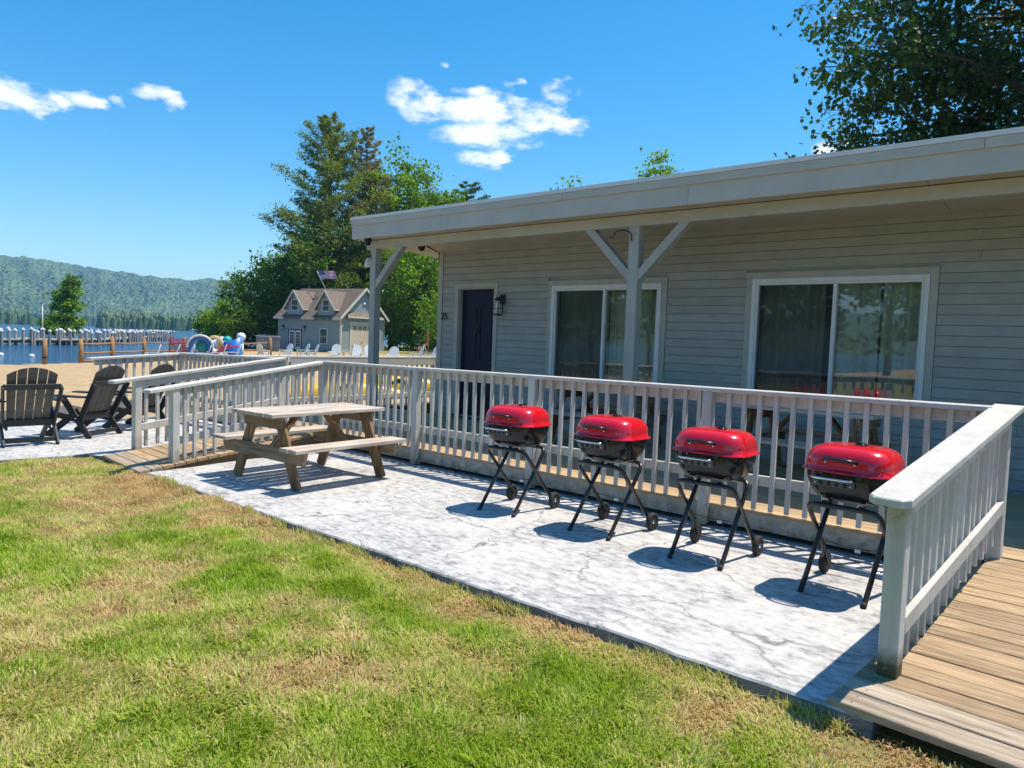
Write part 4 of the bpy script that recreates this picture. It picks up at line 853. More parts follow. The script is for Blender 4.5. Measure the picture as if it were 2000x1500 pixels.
# ------------------------------------------------------------------ white chairs on the beach lawn
def white_chair(label, loc, rz, group):
    t = thing('beach_chair', label, 'chair', loc, rz, group)
    fan_slats(t, 1, .66, .30, 1.12, .14, .42, whitep, 'back', arch=.16, th=.03)
    part('seat', MB().beam((-.42,0,.40),(.16,0,.32),.56,.03,(0,1,0)), whitep, t)
    for s in (-1,1):
        part('arm', MB().beam((-.45,s*.33,.60),(.32,s*.33,.60),.12,.028,(0,1,0)), whitep, t)
        part('leg', MB().beam((-.40,s*.32,0),(-.40,s*.32,.59),.03,.11,(0,1,0)), whitep, t); part('leg', MB().beam((.34,s*.30,0),(.08,s*.30,.42),.03,.10,(0,1,0)), whitep, t)
    return t
def gz(x_, y_): return float(height(np.array([x_]), np.array([y_]))[0])
WG = 'white plastic chairs between the cabin deck and the boathouse'
spots = [(-51.89,30.12,-70,'white chair left of the boathouse, beside the grey fence'),(-49.27,30.6,100,'white chair before the boathouse glass doors, largest of them'),(-51.94,33.86,80,'left of the paired white chairs before the boathouse doors'),(-50.7,33.91,75,'right of the paired white chairs before the boathouse doors'),
 (-48.27,35.63,60,'white chair at the boathouse corner, facing left'),(-40.76,28.97,130,'low white chair back left of the porch post, first from the sign'),(-39.9,30.13,140,'low white chair back below the garage door, middle of three'),(-39.41,30.77,150,'low white chair back closest to the left of the porch post'),
 (-35.35,29.43,125,'tall round-backed white chair just right of the porch post'),(-37.37,33.22,70,'white chair left of the faded red cloth'),(-35.18,32.65,90,'white chair right of the faded red cloth, next to the cabin corner'),
 (-46.09,19.39,60,'white chair leaning back at the left end by the log fence'),(-42.94,19.12,70,'white chair in front of the red net panel, left one'),(-42.61,19.84,75,'white chair in front of the red net panel, right one'),(-42.21,20.67,65,'white chair before the blue arch'),(-41.83,21.43,60,'white chair before the pink slide'),(-41.46,22.14,70,'white chair before the white-topped toy post')]
wc = None
for (x_,y_,a_,lb) in spots:
    if wc is None: wc = white_chair(lb, (x_,y_,gz(x_,y_)), R(a_), WG)
    else: copy_tree(wc, (x_,y_,gz(x_,y_)), R(a_), lb)

# ------------------------------------------------------------------ beach toys
def at_g(x_,y_): return (x_,y_,gz(x_,y_))
V2 = R(61)   # turned to face the cabin
t = thing('climbing_net', 'red net panel in a frame by the log fence', 'net', at_g(-52.76,24.08), V2)
part('frame', MB().box(-.75,-.68,-.04,.04,0,1.5).box(.68,.75,-.04,.04,0,1.5).box(-.75,.75,-.035,.035,1.45,1.5).box(-.75,.75,-.035,.035,.1,.15), logw, t)
for k in range(8): part('net_row', MB().tube([(-.68+j*.136, .04*math.sin(j*2.+k), .22+k*.16+.03*math.sin(j*2.6+k)) for j in range(11)], .05, 6), pinkp, t)
t = thing('tunnel_arch', 'blue and white plastic play arch with a teal round window', 'playground toy', at_g(-52.18,25.32), V2)
def arch(r0_, r1_, y0, y1, z0, n=16):
    m = MB(); vs = []
    for k in range(n+1):
        a = math.pi*k/n
        for r_ in (r0_, r1_):
            for y_ in (y0, y1): vs.append((r_*math.cos(a), y_, z0+r_*math.sin(a)))
    fs = []
    for k in range(n):
        o = k*4; fs += [(o,o+1,o+5,o+4),(o+2,o+6,o+7,o+3),(o,o+4,o+6,o+2),(o+1,o+3,o+7,o+5)]
    return m.add(vs, fs, True)
part('shell', arch(.55,.82,-.5,.5,.85).box(-.82,-.55,-.5,.5,0,.85).box(.55,.82,-.5,.5,0,.85), bluep, t); part('rim', arch(.80,.95,-.62,-.48,.85), whitep, t)
part('round_window', MB().lathe([(.0,-.05),(.42,-.04),(.48,0),(.42,.04),(.0,.05)],20,(.15,.1,.95),'y'), tealp, t)
t = thing('spiral_slide', 'white and tan curled slide tube between blue toys', 'playground toy', at_g(-53.53,27.09), V2)
part('tube', MB().tube([(.55*math.cos(a), .5*math.sin(a), 1.55-.22*a) for a in np.linspace(.2,5.6,24)], .27, 10), whitep, t)
part('mouth', MB().lathe([(.30,-.1),(.5,-.08),(.56,0),(.5,.08),(.30,.1)],20,(0,-.45,1.25),'y'), tanp, t); part('support', MB().tube([(0,.1,0),(0,.1,1.3)],.07,8), bluep, t)
t = thing('kids_slide', 'pink plastic slide in front of the blue toys', 'playground toy', at_g(-50.62,26.2), V2)
part('chute', MB().add([(-.9,-.3,.1),(-.9,.3,.1),(.5,.3,1.05),(.5,-.3,1.05),(-.9,-.3,.0),(-.9,.3,.0),(.5,.3,.93),(.5,-.3,.93)],[(0,3,2,1),(4,5,6,7),(0,1,5,4),(1,2,6,5),(2,3,7,6),(3,0,4,7)]).box(.5,1.1,-.3,.3,.93,1.05), pinkp, t)
for s in (-.33,.33): part('side_wall', MB().add([(-.9,s-.03,.0),(.5,s-.03,.93),(.5,s-.03,1.28),(-.9,s-.03,.3),(-.9,s+.03,.0),(.5,s+.03,.93),(.5,s+.03,1.28),(-.9,s+.03,.3)],[(0,1,2,3),(7,6,5,4),(0,4,5,1),(1,5,6,2),(2,6,7,3),(3,7,4,0)]), pinkp, t)
part('ladder', MB().box(1.04,1.1,-.3,-.25,0,.93).box(1.04,1.1,.25,.3,0,.93).box(1.05,1.09,-.25,.25,.3,.35).box(1.05,1.09,-.25,.25,.6,.65), bluep, t)
t = thing('play_tower', 'blue curved play tower with teal dome', 'playground toy', at_g(-51.18,27.29), V2)
m = MB(); vs = []
for k in range(11):
    a = -1.2+2.4*k/10; h_ = 1.25+.45*(k/10)**1.5
    for r_ in (.62,.70): vs += [(r_*math.sin(a), -r_*math.cos(a)+.3, 0), (r_*math.sin(a), -r_*math.cos(a)+.3, h_)]
fs = []
for k in range(10): o = k*4; fs += [(o,o+4,o+5,o+1),(o+2,o+3,o+7,o+6),(o+1,o+5,o+7,o+3)]
part('curved_wall', m.add(vs, fs, True), bluep, t); part('dome', MB().lathe([(.34,1.3),(.33,1.45),(.24,1.6),(.0,1.68)],16,(-.4,.15,0)), tealp, t); part('floor', MB().lathe([(.0,.55),(.6,.55),(.6,.65),(.0,.65)],16,(0,.3,0)), pinkp, t)
t = thing('toy_post', 'white round-topped post with tan collar beside the blue tower', 'playground toy', at_g(-51.79,28.27), V2)
part('post', MB().lathe([(.2,0),(.19,1.45),(.0,1.5)],16), whitep, t); part('ball_top', MB().lathe([(.0,2.02),(.2,1.96),(.34,1.78),(.33,1.58),(.2,1.42),(.0,1.38)],18), whitep, t); part('collar', MB().lathe([(.22,.25),(.24,.5),(.22,.75)],16), tanp, t)

# yellow kayaks on the sand
def kayak(label, loc, rz, tilt):
    t = thing('kayak', label, 'kayak', loc, rz, 'yellow kayaks beside the deck end'); rings = []
    for k in range(17):
        s = -1+2*k/16; w = max(.02,.36*(1-abs(s)**2.4)); zc = .10*abs(s)**2.5; rings.append([(s*1.55, w*math.cos(a), zc+.19*math.sin(a)*(1-.5*abs(s)**3)) for a in np.linspace(0,2*math.pi,14,endpoint=False)])
    m = MB(); vs = [p_ for r_ in rings for p_ in r_]; k_ = 14
    m.add(vs, [(i*k_+j,i*k_+(j+1)%k_,(i+1)*k_+(j+1)%k_,(i+1)*k_+j) for i in range(16) for j in range(k_)]+[tuple(range(k_-1,-1,-1)),tuple(16*k_+j for j in range(k_))], True)
    h = part('hull', m, yellowp, t); 
    sw = part('seat_well', MB().lathe([(.0,.16),(.16,.17),(.24,.195),(.26,.20)],18), blackm, t); 
    for o in (h, sw): o.matrix_local = Matrix.Translation((0,0,.34)) @ Euler((tilt,0,0)).to_matrix().to_4x4()
    return t
kayak('yellow kayak on its side behind the left deck railing, leftmost', (-13.75,10.1,gz(-13.7,10)), R(65), R(75)); kayak('yellow kayak on its side just right of the left porch post', (-15.0,12.7,gz(-15,12.7)), R(60), R(78))
copy_tree(pt0, (-15.9,14.6,gz(-15.9,14.6)), R(70), 'brown wooden table beyond the deck end, next to the cabin corner')

# red cloth and sign
t = thing('swing_bench', 'bench under a faded red cloth between white chairs', 'bench', at_g(-34.9,31.5), R(-42))
part('red_cloth', MB().add([(-.62,-.35,.95),(.62,-.35,.95),(.45,.3,1.42),(-.35,.3,1.38),(-.62,-.38,.88),(.62,-.38,.88),(.5,.36,1.34),(-.4,.36,1.30)],[(0,1,2,3),(7,6,5,4),(0,4,5,1),(1,5,6,2),(2,6,7,3),(3,7,4,0)]), redcloth, t); part('seat', MB().box(-.6,.6,-.35,.15,.42,.48), whitep, t)
for s in (-1,1): part('frame_side', MB().beam((s*.62,-.35,0),(s*.55,.1,1.3),.06,.06).beam((s*.62,.5,0),(s*.55,.1,1.3),.06,.06), whitep, t)
t = thing('sign', 'faded red sign panel on a post before green trees', 'sign', at_g(-51.66,47.24), R(-48))
part('panel', MB().box(-.42,.42,-.03,.03,1.1,2.35,.01), redcloth, t); part('post', MB().box(-.05,.05,.031,.12,0,2.2), logw, t)
bl = thing('notice_board', 'small white board fixed on the railing behind the ramp', 'notice', (-10.1,6.32,1.18), R(-35))
part('board', MB().box(-.12,.12,-.012,.0,-.07,.11,.003), whitep, bl); part('printed_lines', MB().box(-.06,.0,-.0135,-.0125,.0,.012).box(.015,.06,-.0135,-.0125,.0,.012).box(-.05,.05,-.0135,-.0125,.03,.036), fencew, bl); part('bracket', MB().box(-.02,.02,.0,.03,-.12,.0), logw, bl)

# ------------------------------------------------------------------ log fence on the beach
fp = [(-47.0,14.3),(-48.11,16.0),(-50.4,18.6),(-52.6,21.5),(-54.3,25.1),(-55.0,28.5),(-54.3,32.2)]
lone = thing('log_post', 'lone peeled log post standing at the water edge', 'post', at_g(-46.95,13.75)); part('log', MB().tube([(0,0,-.2),(.02,0,.75),(.0,.02,1.42)],[.13,.125,.115],9), logw, lone); part('rope_band', MB().lathe([(.14,.35),(.15,.4),(.14,.45)],12), blackm, lone)
lf_ = thing('log_fence', 'split-rail log fence between the sand and the lake', 'fence', at_g(-48.11,16.0))
for i,(x_,y_) in enumerate(fp[1:]): part('fence_post', MB().tube([(x_,y_,gz(x_,y_)-.2),(x_+.03,y_,gz(x_,y_)+.7),(x_,y_,gz(x_,y_)+1.5+.12*(i%2))],[.15,.14,.12],9), logw, lf_, True)
for (a,b) in zip(fp[1:],fp[2:]):
    for k,hh in enumerate((1.18,.62,.16)):
        za, zb = gz(*a)+hh, gz(*b)+hh-(.1 if k==2 else 0); mid_ = ((a[0]+b[0])/2,(a[1]+b[1])/2,(za+zb)/2-.03)
        part('fence_rail', MB().tube([(a[0],a[1],za),mid_,(b[0],b[1],zb)],.062,7), logw, lf_, True)
t = thing('picket_fence', 'grey board fence left of the boathouse', 'fence', at_g(-72,42.4), R(8))
for k in range(14): part('board', MB().box(-1.9+k*.28,-1.9+k*.28+.18,-.02,.02,.05,1.75+.08*(k%2)), fencew, t)
part('fence_rail', MB().box(-1.95,2.1,.02,.06,1.45,1.55).box(-1.95,2.1,.02,.06,.4,.5), fencew, t); part('fence_rail', MB().box(-2.0,2.1,-.06,-.02,1.62,1.7), whitep, t)

# ------------------------------------------------------------------ dock with capped pilings
dk = thing('dock', 'long weathered boat dock with slips on the lake', 'dock', (-92,28,WATER_Z))
line = [(-80,8),(-86,20),(-92,30),(-101,37),(-118,46),(-150,66)]
for (a,b) in zip(line,line[1:]):
    part('walkway', MB().beam((*a,-.12),(*b,-.12),1.9,.16), dockw, dk, True); part('fascia_beam', MB().beam((*a,-.34),(*b,-.34),1.7,.22), bark, dk, True)
for i in range(5):
    a = np.array(line[1])*(1-i/5)+np.array(line[3])*(i/5); d_ = np.array([-.85,.52]); b = a+d_*-5.5
    part('finger_pier', MB().beam((a[0],a[1],-.14),(b[0],b[1],-.14),.9,.12), dockw, dk, True)
pm = MB().lathe([(.14,0),(.135,1.9),(.13,2.0)],9); capm = MB().lathe([(.17,1.96),(.18,2.05),(.0,2.24)],9)
pl0 = thing('dock_piling', 'weathered piling with white cap along the boat dock', 'piling', (0,0,-1), 0, 'white-capped pilings along the dock'); part('pile', pm, pilingw, pl0); part('white_cap', capm, whitep, pl0)
spots = []
for (a,b) in zip(line,line[1:]):
    L_ = math.hypot(b[0]-a[0],b[1]-a[1]); k = int(L_/1.55); nx_, ny_ = -(b[1]-a[1])/L_, (b[0]-a[0])/L_
    for i in range(k):
        for s in (-1.15,1.15): spots.append((a[0]+(b[0]-a[0])*i/k+nx_*s+rnd.uniform(-.2,.2), a[1]+(b[1]-a[1])*i/k+ny_*s+rnd.uniform(-.2,.2)))
for i in range(5):
    a = np.array(line[1])*(1-i/5)+np.array(line[3])*(i/5)
    for j in (1.6,3.6,5.6): spots.append((a[0]+.85*j, a[1]-.52*j+.5))
for i,(x_,y_) in enumerate(spots):
    o = pl0 if i == 0 else copy_tree(pl0)
    o.location = (x_,y_,-1.25+rnd.uniform(-.1,.22)); o.rotation_euler = (rnd.uniform(-.03,.03),rnd.uniform(-.03,.03),rnd.uniform(0,6))
t = thing('dock_light_pole', 'pale slim light pole rising from the dock', 'pole', (-97,28.2,-.9)); part('pole', MB().tube([(0,0,0),(0,0,4.6)],[.09,.07],8), cream, t); part('pole_cap', MB().lathe([(.1,4.6),(.1,4.7),(.0,4.74)],10), cream, t)
for i,(x_,y_) in enumerate([(-60,14.9),(-70,23.2),(-58,16.2)]):
    o = thing('mooring_buoy',('white swim buoy nearest the lone log post','white swim buoy farthest out, close to the dock pilings','white swim buoy between the lone log post and the fence')[i],'buoy',(x_,y_,WATER_Z),0,'small white swim buoys'); part('float', MB().lathe([(.0,-.12),(.15,-.08),(.2,.02),(.15,.14),(.0,.2)],12), whitep, o); part('ring', MB().lathe([(.02,.2),(.05,.22),(.02,.25)],8), bluep, o)
t = thing('motorboat', 'tiny white motorboat far out near the wooded shore', 'boat', (-632,300,WATER_Z), R(60))
part('hull', MB().add([(-4,-1.1,1.1),(2.5,-1.2,1.2),(5,0,1.5),(2.5,1.2,1.2),(-4,1.1,1.1),(-3.8,-.8,-.1),(2.2,-.8,-.1),(4.2,0,0),(2.2,.8,-.1),(-3.8,.8,-.1)],[(0,1,2,3,4),(0,5,6,1),(1,6,7,2),(2,7,8,3),(3,8,9,4),(4,9,5,0)]), whitep, t); part('cabin_shelter', MB().add([(-1.2,-.9,1.15),(1.6,-.9,1.2),(1.6,.9,1.2),(-1.2,.9,1.15),(-1,-.7,2.3),(.7,-.7,2.3),(.7,.7,2.3),(-1,.7,2.3)],[(4,5,6,7),(0,1,5,4),(1,2,6,5),(2,3,7,6),(3,0,4,7)]), whitep, t)

# ------------------------------------------------------------------ boathouse
BH = Vector((-64.5,46.5,gz(-64.5,46.5)))
bh = thing('boathouse', 'grey boathouse with two dormers, brown roof and beige garage door', 'boathouse', BH, R(14.1))
BL, BD, EZ, RZ = 8.9, 7.6, 3.9, 7.0
part('wall', MB().add([(-BL,0,0),(0,0,0),(0,0,EZ),(-BL,0,EZ)],[(0,1,2,3)]).add([(0,0,0),(0,BD,0),(0,BD,EZ),(0,BD/2,RZ-.1),(0,0,EZ)],[(0,1,2,3,4)]).add([(-BL,0,0),(-BL,BD,0),(-BL,BD,EZ),(-BL,BD/2,RZ-.1),(-BL,0,EZ)],[(4,3,2,1,0)]).add([(-BL,BD,0),(0,BD,0),(0,BD,EZ),(-BL,BD,EZ)],[(3,2,1,0)]), bhsiding, bh)
part('siding_lap', (lambda m: [m.box(-BL,.0,-.018,-.001,k*.155,k*.155+.02) or m for k in range(1,25)][-1])(MB()), bhsiding, bh)
sl = (RZ-EZ)/(BD/2)
def roof_slab(s):
    y0, z0 = (-.4, EZ-.4*sl) if s < 0 else (BD+.4, EZ-.4*sl); ym = BD/2
    return MB().add([(-BL-.3,y0,z0),(.35,y0,z0),(.35,ym,RZ),(-BL-.3,ym,RZ),(-BL-.3,y0,z0-.14),(.35,y0,z0-.14),(.35,ym,RZ-.14),(-BL-.3,ym,RZ-.14)],[(0,1,2,3),(7,6,5,4),(0,4,5,1),(1,5,6,2),(2,6,7,3),(3,7,4,0)] if s<0 else [(3,2,1,0),(4,5,6,7),(1,5,4,0),(2,6,5,1),(3,7,6,2),(0,4,7,3)])
rf = part('roof', roof_slab(-1), shingle, bh); part('roof', roof_slab(1), shingle, bh)
crs = MB()
for k in range(1,22):
    f_ = k/22; y_ = -.4+(BD/2+.4)*f_; z_ = EZ-.4*sl+(RZ-EZ+.4*sl)*f_; crs.add([(-BL-.3,y_,z_+.005),(.35,y_,z_+.005),(.35,y_-.02,z_+.022-.02*sl),(-BL-.3,y_-.02,z_+.022-.02*sl)],[(3,2,1,0)])
part('shingle_course', crs, shingle, rf)
part('eave_board', MB().box(-BL-.3,-7.75,-.45,-.40,EZ-.4*sl-.22,EZ-.4*sl+.02).box(-5.15,-3.35,-.45,-.40,EZ-.4*sl-.22,EZ-.4*sl+.02).box(-.75,.35,-.45,-.40,EZ-.4*sl-.22,EZ-.4*sl+.02), cream, bh)
for s in (-1,1):
    y0 = -.42 if s<0 else BD+.42; part('rake_board', MB().beam((.37,y0,EZ-.42*sl-.02),(.37,BD/2,RZ-.02),.05,.26,(1,0,0)), cream, bh)
for y_ in (0,BD): part('corner_board', MB().box(-.14,.03,y_-.03,y_+.14 if y_==0 else y_+.03,0,EZ-.1), cream, bh)
def bh_window(x0,x1,z0,z1,y_=-.03,parent=None,name='window'):
    w = part(name, MB().box(x0-.1,x0,y_-.03,y_+.03,z0-.1,z1+.1).box(x1,x1+.1,y_-.03,y_+.03,z0-.1,z1+.1).box(x0,x1,y_-.03,y_+.03,z1,z1+.1).box(x0,x1,y_-.03,y_+.03,z0-.1,z0), cream, parent or bh)
    part('pane', MB().box(x0,x1,y_-.005,y_+.02,z0,z1), glassp, w); part('muntin', MB().box(x0,x1,y_-.02,y_-.006,(z0+z1)/2-.025,(z0+z1)/2+.025), cream, w); return w
glassp = mat('dark_window_glass', (.02,.035,.055), (.03,.045,.065), 3., rough=.05, spec=.9)
bh_window(-2.75,-1.85,.85,2.35)
d_ = part('french_door', MB().box(-7.35,-7.22,-.05,.0,0,2.25).box(-5.53,-5.4,-.05,.0,0,2.25).box(-7.22,-5.53,-.05,.0,2.12,2.25).box(-6.42,-6.33,-.05,.0,0,2.12), mat('dark_plum_paint',(.09,.05,.065),(.08,.045,.06)), bh)
for a,b in ((-7.22,-6.42),(-6.33,-5.53)):
    lf2 = part('door_leaf', MB().box(a,a+.12,-.035,-.01,0,2.12).box(b-.12,b,-.035,-.01,0,2.12).box(a+.12,b-.12,-.035,-.01,1.98,2.12).box(a+.12,b-.12,-.035,-.01,0,.35), whitep, d_); part('pane', MB().box(a+.12,b-.12,-.02,-.012,.35,1.98), glassp, lf2)
    mm = MB().box((a+b)/2-.015,(a+b)/2+.015,-.034,-.0205,.35,1.98)
    for k in range(1,5): mm.box(a+.12,b-.12,-.033,-.021,.35+k*.326-.012,.35+k*.326+.012)
    part('muntin', mm, whitep, lf2)
for xc in (-6.45,-2.05):
    hw, ez, pk = 1.12, 4.95, 6.55; yb = (pk-EZ)/sl
    d_ = part('dormer', MB().add([(xc-hw,-.02,EZ-.35),(xc+hw,-.02,EZ-.35),(xc+hw,-.02,ez),(xc,-.02,pk-.08),(xc-hw,-.02,ez)],[(0,1,2,3,4)]).add([(xc-hw,-.02,EZ-.35),(xc-hw,-.02,ez),(xc-hw,(ez-EZ)/sl,ez),(xc-hw,0,EZ-.35)],[(0,1,2,3)]).add([(xc+hw,-.02,EZ-.35),(xc+hw,0,EZ-.35),(xc+hw,(ez-EZ)/sl,ez),(xc+hw,-.02,ez)],[(0,1,2,3)]), bhsiding, bh)
    ds = (pk-ez)/hw; ov = .3
    for s in (-1,1):
        a = [(xc+s*(hw+ov),-.35,ez-ov*ds),(xc,-.35,pk),(xc,yb,pk),(xc+s*(hw+ov),max(.0,(ez-ov*ds-EZ)/sl)-.2,ez-ov*ds)]; b = [(p_[0],p_[1],p_[2]-.12) for p_ in a]
        part('dormer_roof', MB().add(a+b, [(0,1,2,3),(7,6,5,4),(0,4,5,1),(1,5,6,2),(2,6,7,3),(3,7,4,0)] if s>0 else [(3,2,1,0),(4,5,6,7),(1,5,4,0),(2,6,5,1),(3,7,6,2),(0,4,7,3)]), shingle, d_)
        part('dormer_rake', MB().beam((xc+s*(hw+ov),-.37,ez-ov*ds-.06),(xc,-.37,pk-.06),.05,.2,(0,1,0)), cream, d_)
        part('dormer_eave', MB().beam((xc+s*(hw+ov),-.35,ez-ov*ds-.08),(xc+s*(hw+ov),.5,ez-ov*ds-.08),.05,.14,(1,0,0)), cream, d_)
    bh_window(xc-.42,xc+.42,4.35,5.45,-.05,d_)
# garage end (faces right)
gd = part('garage_door', MB().box(.0,.035,1.75,5.35,0,3.05), garage, bh)
for k in range(4):
    y0 = 2.0+k*.85; w = part('window', MB().box(.035,.055,y0,y0+.55,2.45,2.85), cream, gd)
    for (a,b) in ((0,.26),(.29,.55)):
        for (c_,e_) in ((2.48,2.635),(2.665,2.82)): part('pane', MB().box(.055,.06,y0+a+.02,y0+b-.02,c_,e_), glassp, w)
for k in range(4): part('door_panel_line', MB().box(.035,.042,1.75,5.35,.6*k+.55,.6*k+.57), cream, gd)
part('door_handle', MB().box(.036,.07,3.5,3.56,.9,1.15), blackm, gd); part('hinge_strap', MB().box(.036,.05,1.8,2.3,.6,.66).box(.036,.05,4.8,5.3,.6,.66), blackm, gd)
part('door_surround', MB().box(.0,.06,1.5,1.745,0,3.3).box(.0,.06,5.355,5.6,0,3.3).box(.0,.06,1.745,5.355,3.055,3.3), cream, bh)
part('pent_roof', MB().add([(.0,.9,4.35),(.0,BD-.9,4.35),(.38,BD-.7,3.85),(.38,.7,3.85),(.0,.9,3.6),(.0,BD-.9,3.6),(.38,BD-.7,3.7),(.38,.7,3.7)],[(0,3,2,1),(4,5,6,7),(0,1,5,4),(1,2,6,5),(2,3,7,6),(3,0,4,7)]), shingle, bh); part('pent_fascia', MB().box(.38,.42,.68,BD-.68,3.66,3.86), cream, bh)
part('gable_lamp', MB().lathe([(.0,.0),(.14,.02),(.16,.1),(.0,.14)],12,(.02,BD/2,5.3),'x'), whitep, bh)
for (x_,lb) in ((-8.05,'black lantern on the boathouse left of its glass doors'),(-4.95,'black lantern on the boathouse right of its glass doors')):
    v_ = BH + Matrix.Rotation(R(14.1),3,'Z') @ Vector((x_,-.025,2.3)); o = lantern(v_, lb, 1.7, 'lanterns on the boathouse wall'); o.rotation_euler = (0,0,R(14.1))
# flag leaning from the boathouse roof
fo = BH + Matrix.Rotation(R(14.1),3,'Z') @ Vector((-4.6,3.2,0)); fl_ = thing('flag', 'red, white and blue striped flag on a leaning pole above the boathouse roof', 'flag', (fo.x,fo.y,BH.z+6.3), R(45))
pole_top = Vector((-1.3,0,2.6)); part('pole', MB().tube([(0,0,0),pole_top],.035,7), whitep, fl_)
cloth = part('cloth', MB(), None, fl_); me = bpy.data.meshes.new('cloth'); nxf, nyf = 26, 13; d1 = -pole_top.normalized(); Hf, Wf = 1.05, 1.95; vs = []
for j in range(nyf+1):
    for i in range(nxf+1):
        u, v = i/nxf, j/nyf; b = pole_top + d1*(v*Hf+.05); vs.append((b.x+u*Wf*.96, b.y+.13*math.sin(u*8+v*1.5)*u, b.z-.10*u*u+u*.30+.05*math.sin(u*6)))
fs = [(j*(nxf+1)+i,j*(nxf+1)+i+1,(j+1)*(nxf+1)+i+1,(j+1)*(nxf+1)+i) for j in range(nyf) for i in range(nxf)]
me.from_pydata(vs, [], fs); cred, cwht, cblu = mat('flag_red',(.55,.02,.05)), mat('flag_white',(.75,.75,.75)), mat('flag_blue',(.02,.03,.16))
for m_ in (cred,cwht,cblu): me.materials.append(m_)
for i_, pg in enumerate(me.polygons):
    j, i = divmod(i_, nxf); pg.material_index = 2 if (j < 7 and i < 10) else (0 if j % 2 == 0 else 1); pg.use_smooth = True
me.update(); cloth.data = me
st = MB()
for r_ in range(5):
    for c_ in range(6):
        u, v = (c_+.75)/6.4*(10/nxf), (r_+.7)/5.4*(7/nyf); b = pole_top+d1*(v*Hf+.05); x0, y0, z0 = b.x+u*Wf*.96, b.y+.13*math.sin(u*8+v*1.5)*u-.012, b.z-.10*u*u+u*.30+.05*math.sin(u*6)
        st.add([(x0+.035*math.cos(q)*(1 if k%2==0 else .45), y0, z0+.035*math.sin(q)*(1 if k%2==0 else .45)) for k,q in enumerate([math.pi/2+math.pi*2*k/10 for k in range(10)])],[tuple(range(10))])
part('stars', st, cwht, cloth)['kind'] = 'stuff'

# ------------------------------------------------------------------ trees
def leaf_verts(c, size, g_, flat=.0, asp=.75, up=None):
    n = len(c); a = g_.normal(size=(n,3)); 
    if flat: a[:,2] *= (1-flat)
    a /= np.linalg.norm(a, axis=1)[:,None]; b = g_.normal(size=(n,3)); b -= a*(a*b).sum(1)[:,None]; b /= np.linalg.norm(b, axis=1)[:,None]; nn = np.cross(a, b)
    s = (size*g_.uniform(.65,1.3,n))[:,None]; vs = np.zeros((n,4,3))
    vs[:,0] = c-a*s*.5; vs[:,1] = c+b*s*asp*.5+nn*s*.10; vs[:,2] = c+a*s*.5; vs[:,3] = c-b*s*asp*.5+nn*s*.10
    F = (np.arange(n)[:,None,None]*4+np.array([(0,1,2),(0,2,3)])[None]).reshape(-1,3); return vs.reshape(-1,3), F
def maple_leaf_verts(c, size, g_):
    """lobed leaves: nine-point outline round a stalk end"""
    n = len(c); a = g_.normal(size=(n,3)); a[:,2] -= .5; a /= np.linalg.norm(a, axis=1)[:,None]; b = g_.normal(size=(n,3)); b -= a*(a*b).sum(1)[:,None]; b /= np.linalg.norm(b, axis=1)[:,None]; nn = np.cross(a, b)
    s = (size*g_.uniform(.6,1.25,n))[:,None]; pr = [(-.30,0),(-.16,.40),(.10,.24),(.28,.44),(.30,.14),(.62,0),(.30,-.14),(.28,-.44),(.10,-.24),(-.16,-.40)]; k = len(pr); vs = np.zeros((n,k,3)); cup = g_.uniform(.05,.5,n)[:,None]
    for i,(u,v) in enumerate(pr): vs[:,i] = c+a*s*u+b*s*v+nn*s*cup*(v*v-.1*u)
    F = (np.arange(n)[:,None,None]*k+np.array([(0,i,i+1) for i in range(1,k-1)])[None]).reshape(-1,3); return vs.reshape(-1,3), F, k
def broadleaf(name, label, base, h, cw, cz0, n, size, m, seed, group=None, clumps=None, trunk_r=None, lean=(0,0), bk=None, shape=1., limbs=7, flat=0.):
    """crown from cz0 to h (above base), width cw; leaves gathered in clumps spread through the crown"""
    g_ = np.random.default_rng(seed); t = thing(name, label, 'tree', base, 0, group); bk = bk or bark; tr = trunk_r or max(.12, h*.016)
    K = clumps or int(26+cw*9); cc = []; ch = h-cz0
    while len(cc) < K:
        p_ = g_.uniform(-1,1,3); r_ = np.hypot(p_[0],p_[1]); v = (p_[2]+1)/2
        prof = (1-abs(2*v-.85)**2.2*.85)**.6 if shape == 1. else (1-v)**.7*(.35+.65*min(1,v*5+.3))
        if 0 <= r_ <= prof and (r_ > prof*.35 or g_.random() < .35): cc.append((p_[0]*cw/2+lean[0]*v, p_[1]*cw/2+lean[1]*v, cz0+v*ch))
    cc = np.array(cc); ct = g_.random(K)
    w = g_.uniform(.5,1.5,K); idx = g_.choice(K, n, p=w/w.sum()); rad = (cw*.085+.22)*g_.uniform(.6,1.35,K)
    off_ = g_.normal(size=(n,3))*np.array([1,1,.7]); pos = cc[idx]+off_*rad[idx][:,None]*.62
    pos[:,2] = np.maximum(pos[:,2], .15)
    vs, F = leaf_verts(pos, size, g_, flat); tint = np.clip(ct[idx]*.5+g_.random(n)*.5, 0, 1)
    part('crown', np_mesh('crown', vs, F, m, {'tint': np.repeat(tint,4)}), None, t)
    tm = MB(); top = Vector((lean[0]*.8,lean[1]*.8,cz0+ch*.8)); mid_ = Vector((lean[0]*.25,lean[1]*.25,cz0+ch*.25)); tm.tube([(0,0,-.3),(tr*.2,0,cz0*.4),mid_,(mid_+top)/2,top],[tr*1.2,tr,tr*.75,tr*.45,tr*.12],8)
    part('trunk', tm, bk, t); lm = MB()
    for k in range(limbs):
        c_ = Vector(cc[g_.integers(K)]); s = g_.uniform(.1,.7); st_ = mid_.lerp(top, s*.8); mm = st_.lerp(c_,.5)+Vector((0,0,.12*(c_-st_).length)); lm.tube([st_,mm,c_],[tr*.42,tr*.26,tr*.07],6)
    part('limbs', lm, bk, t); return t
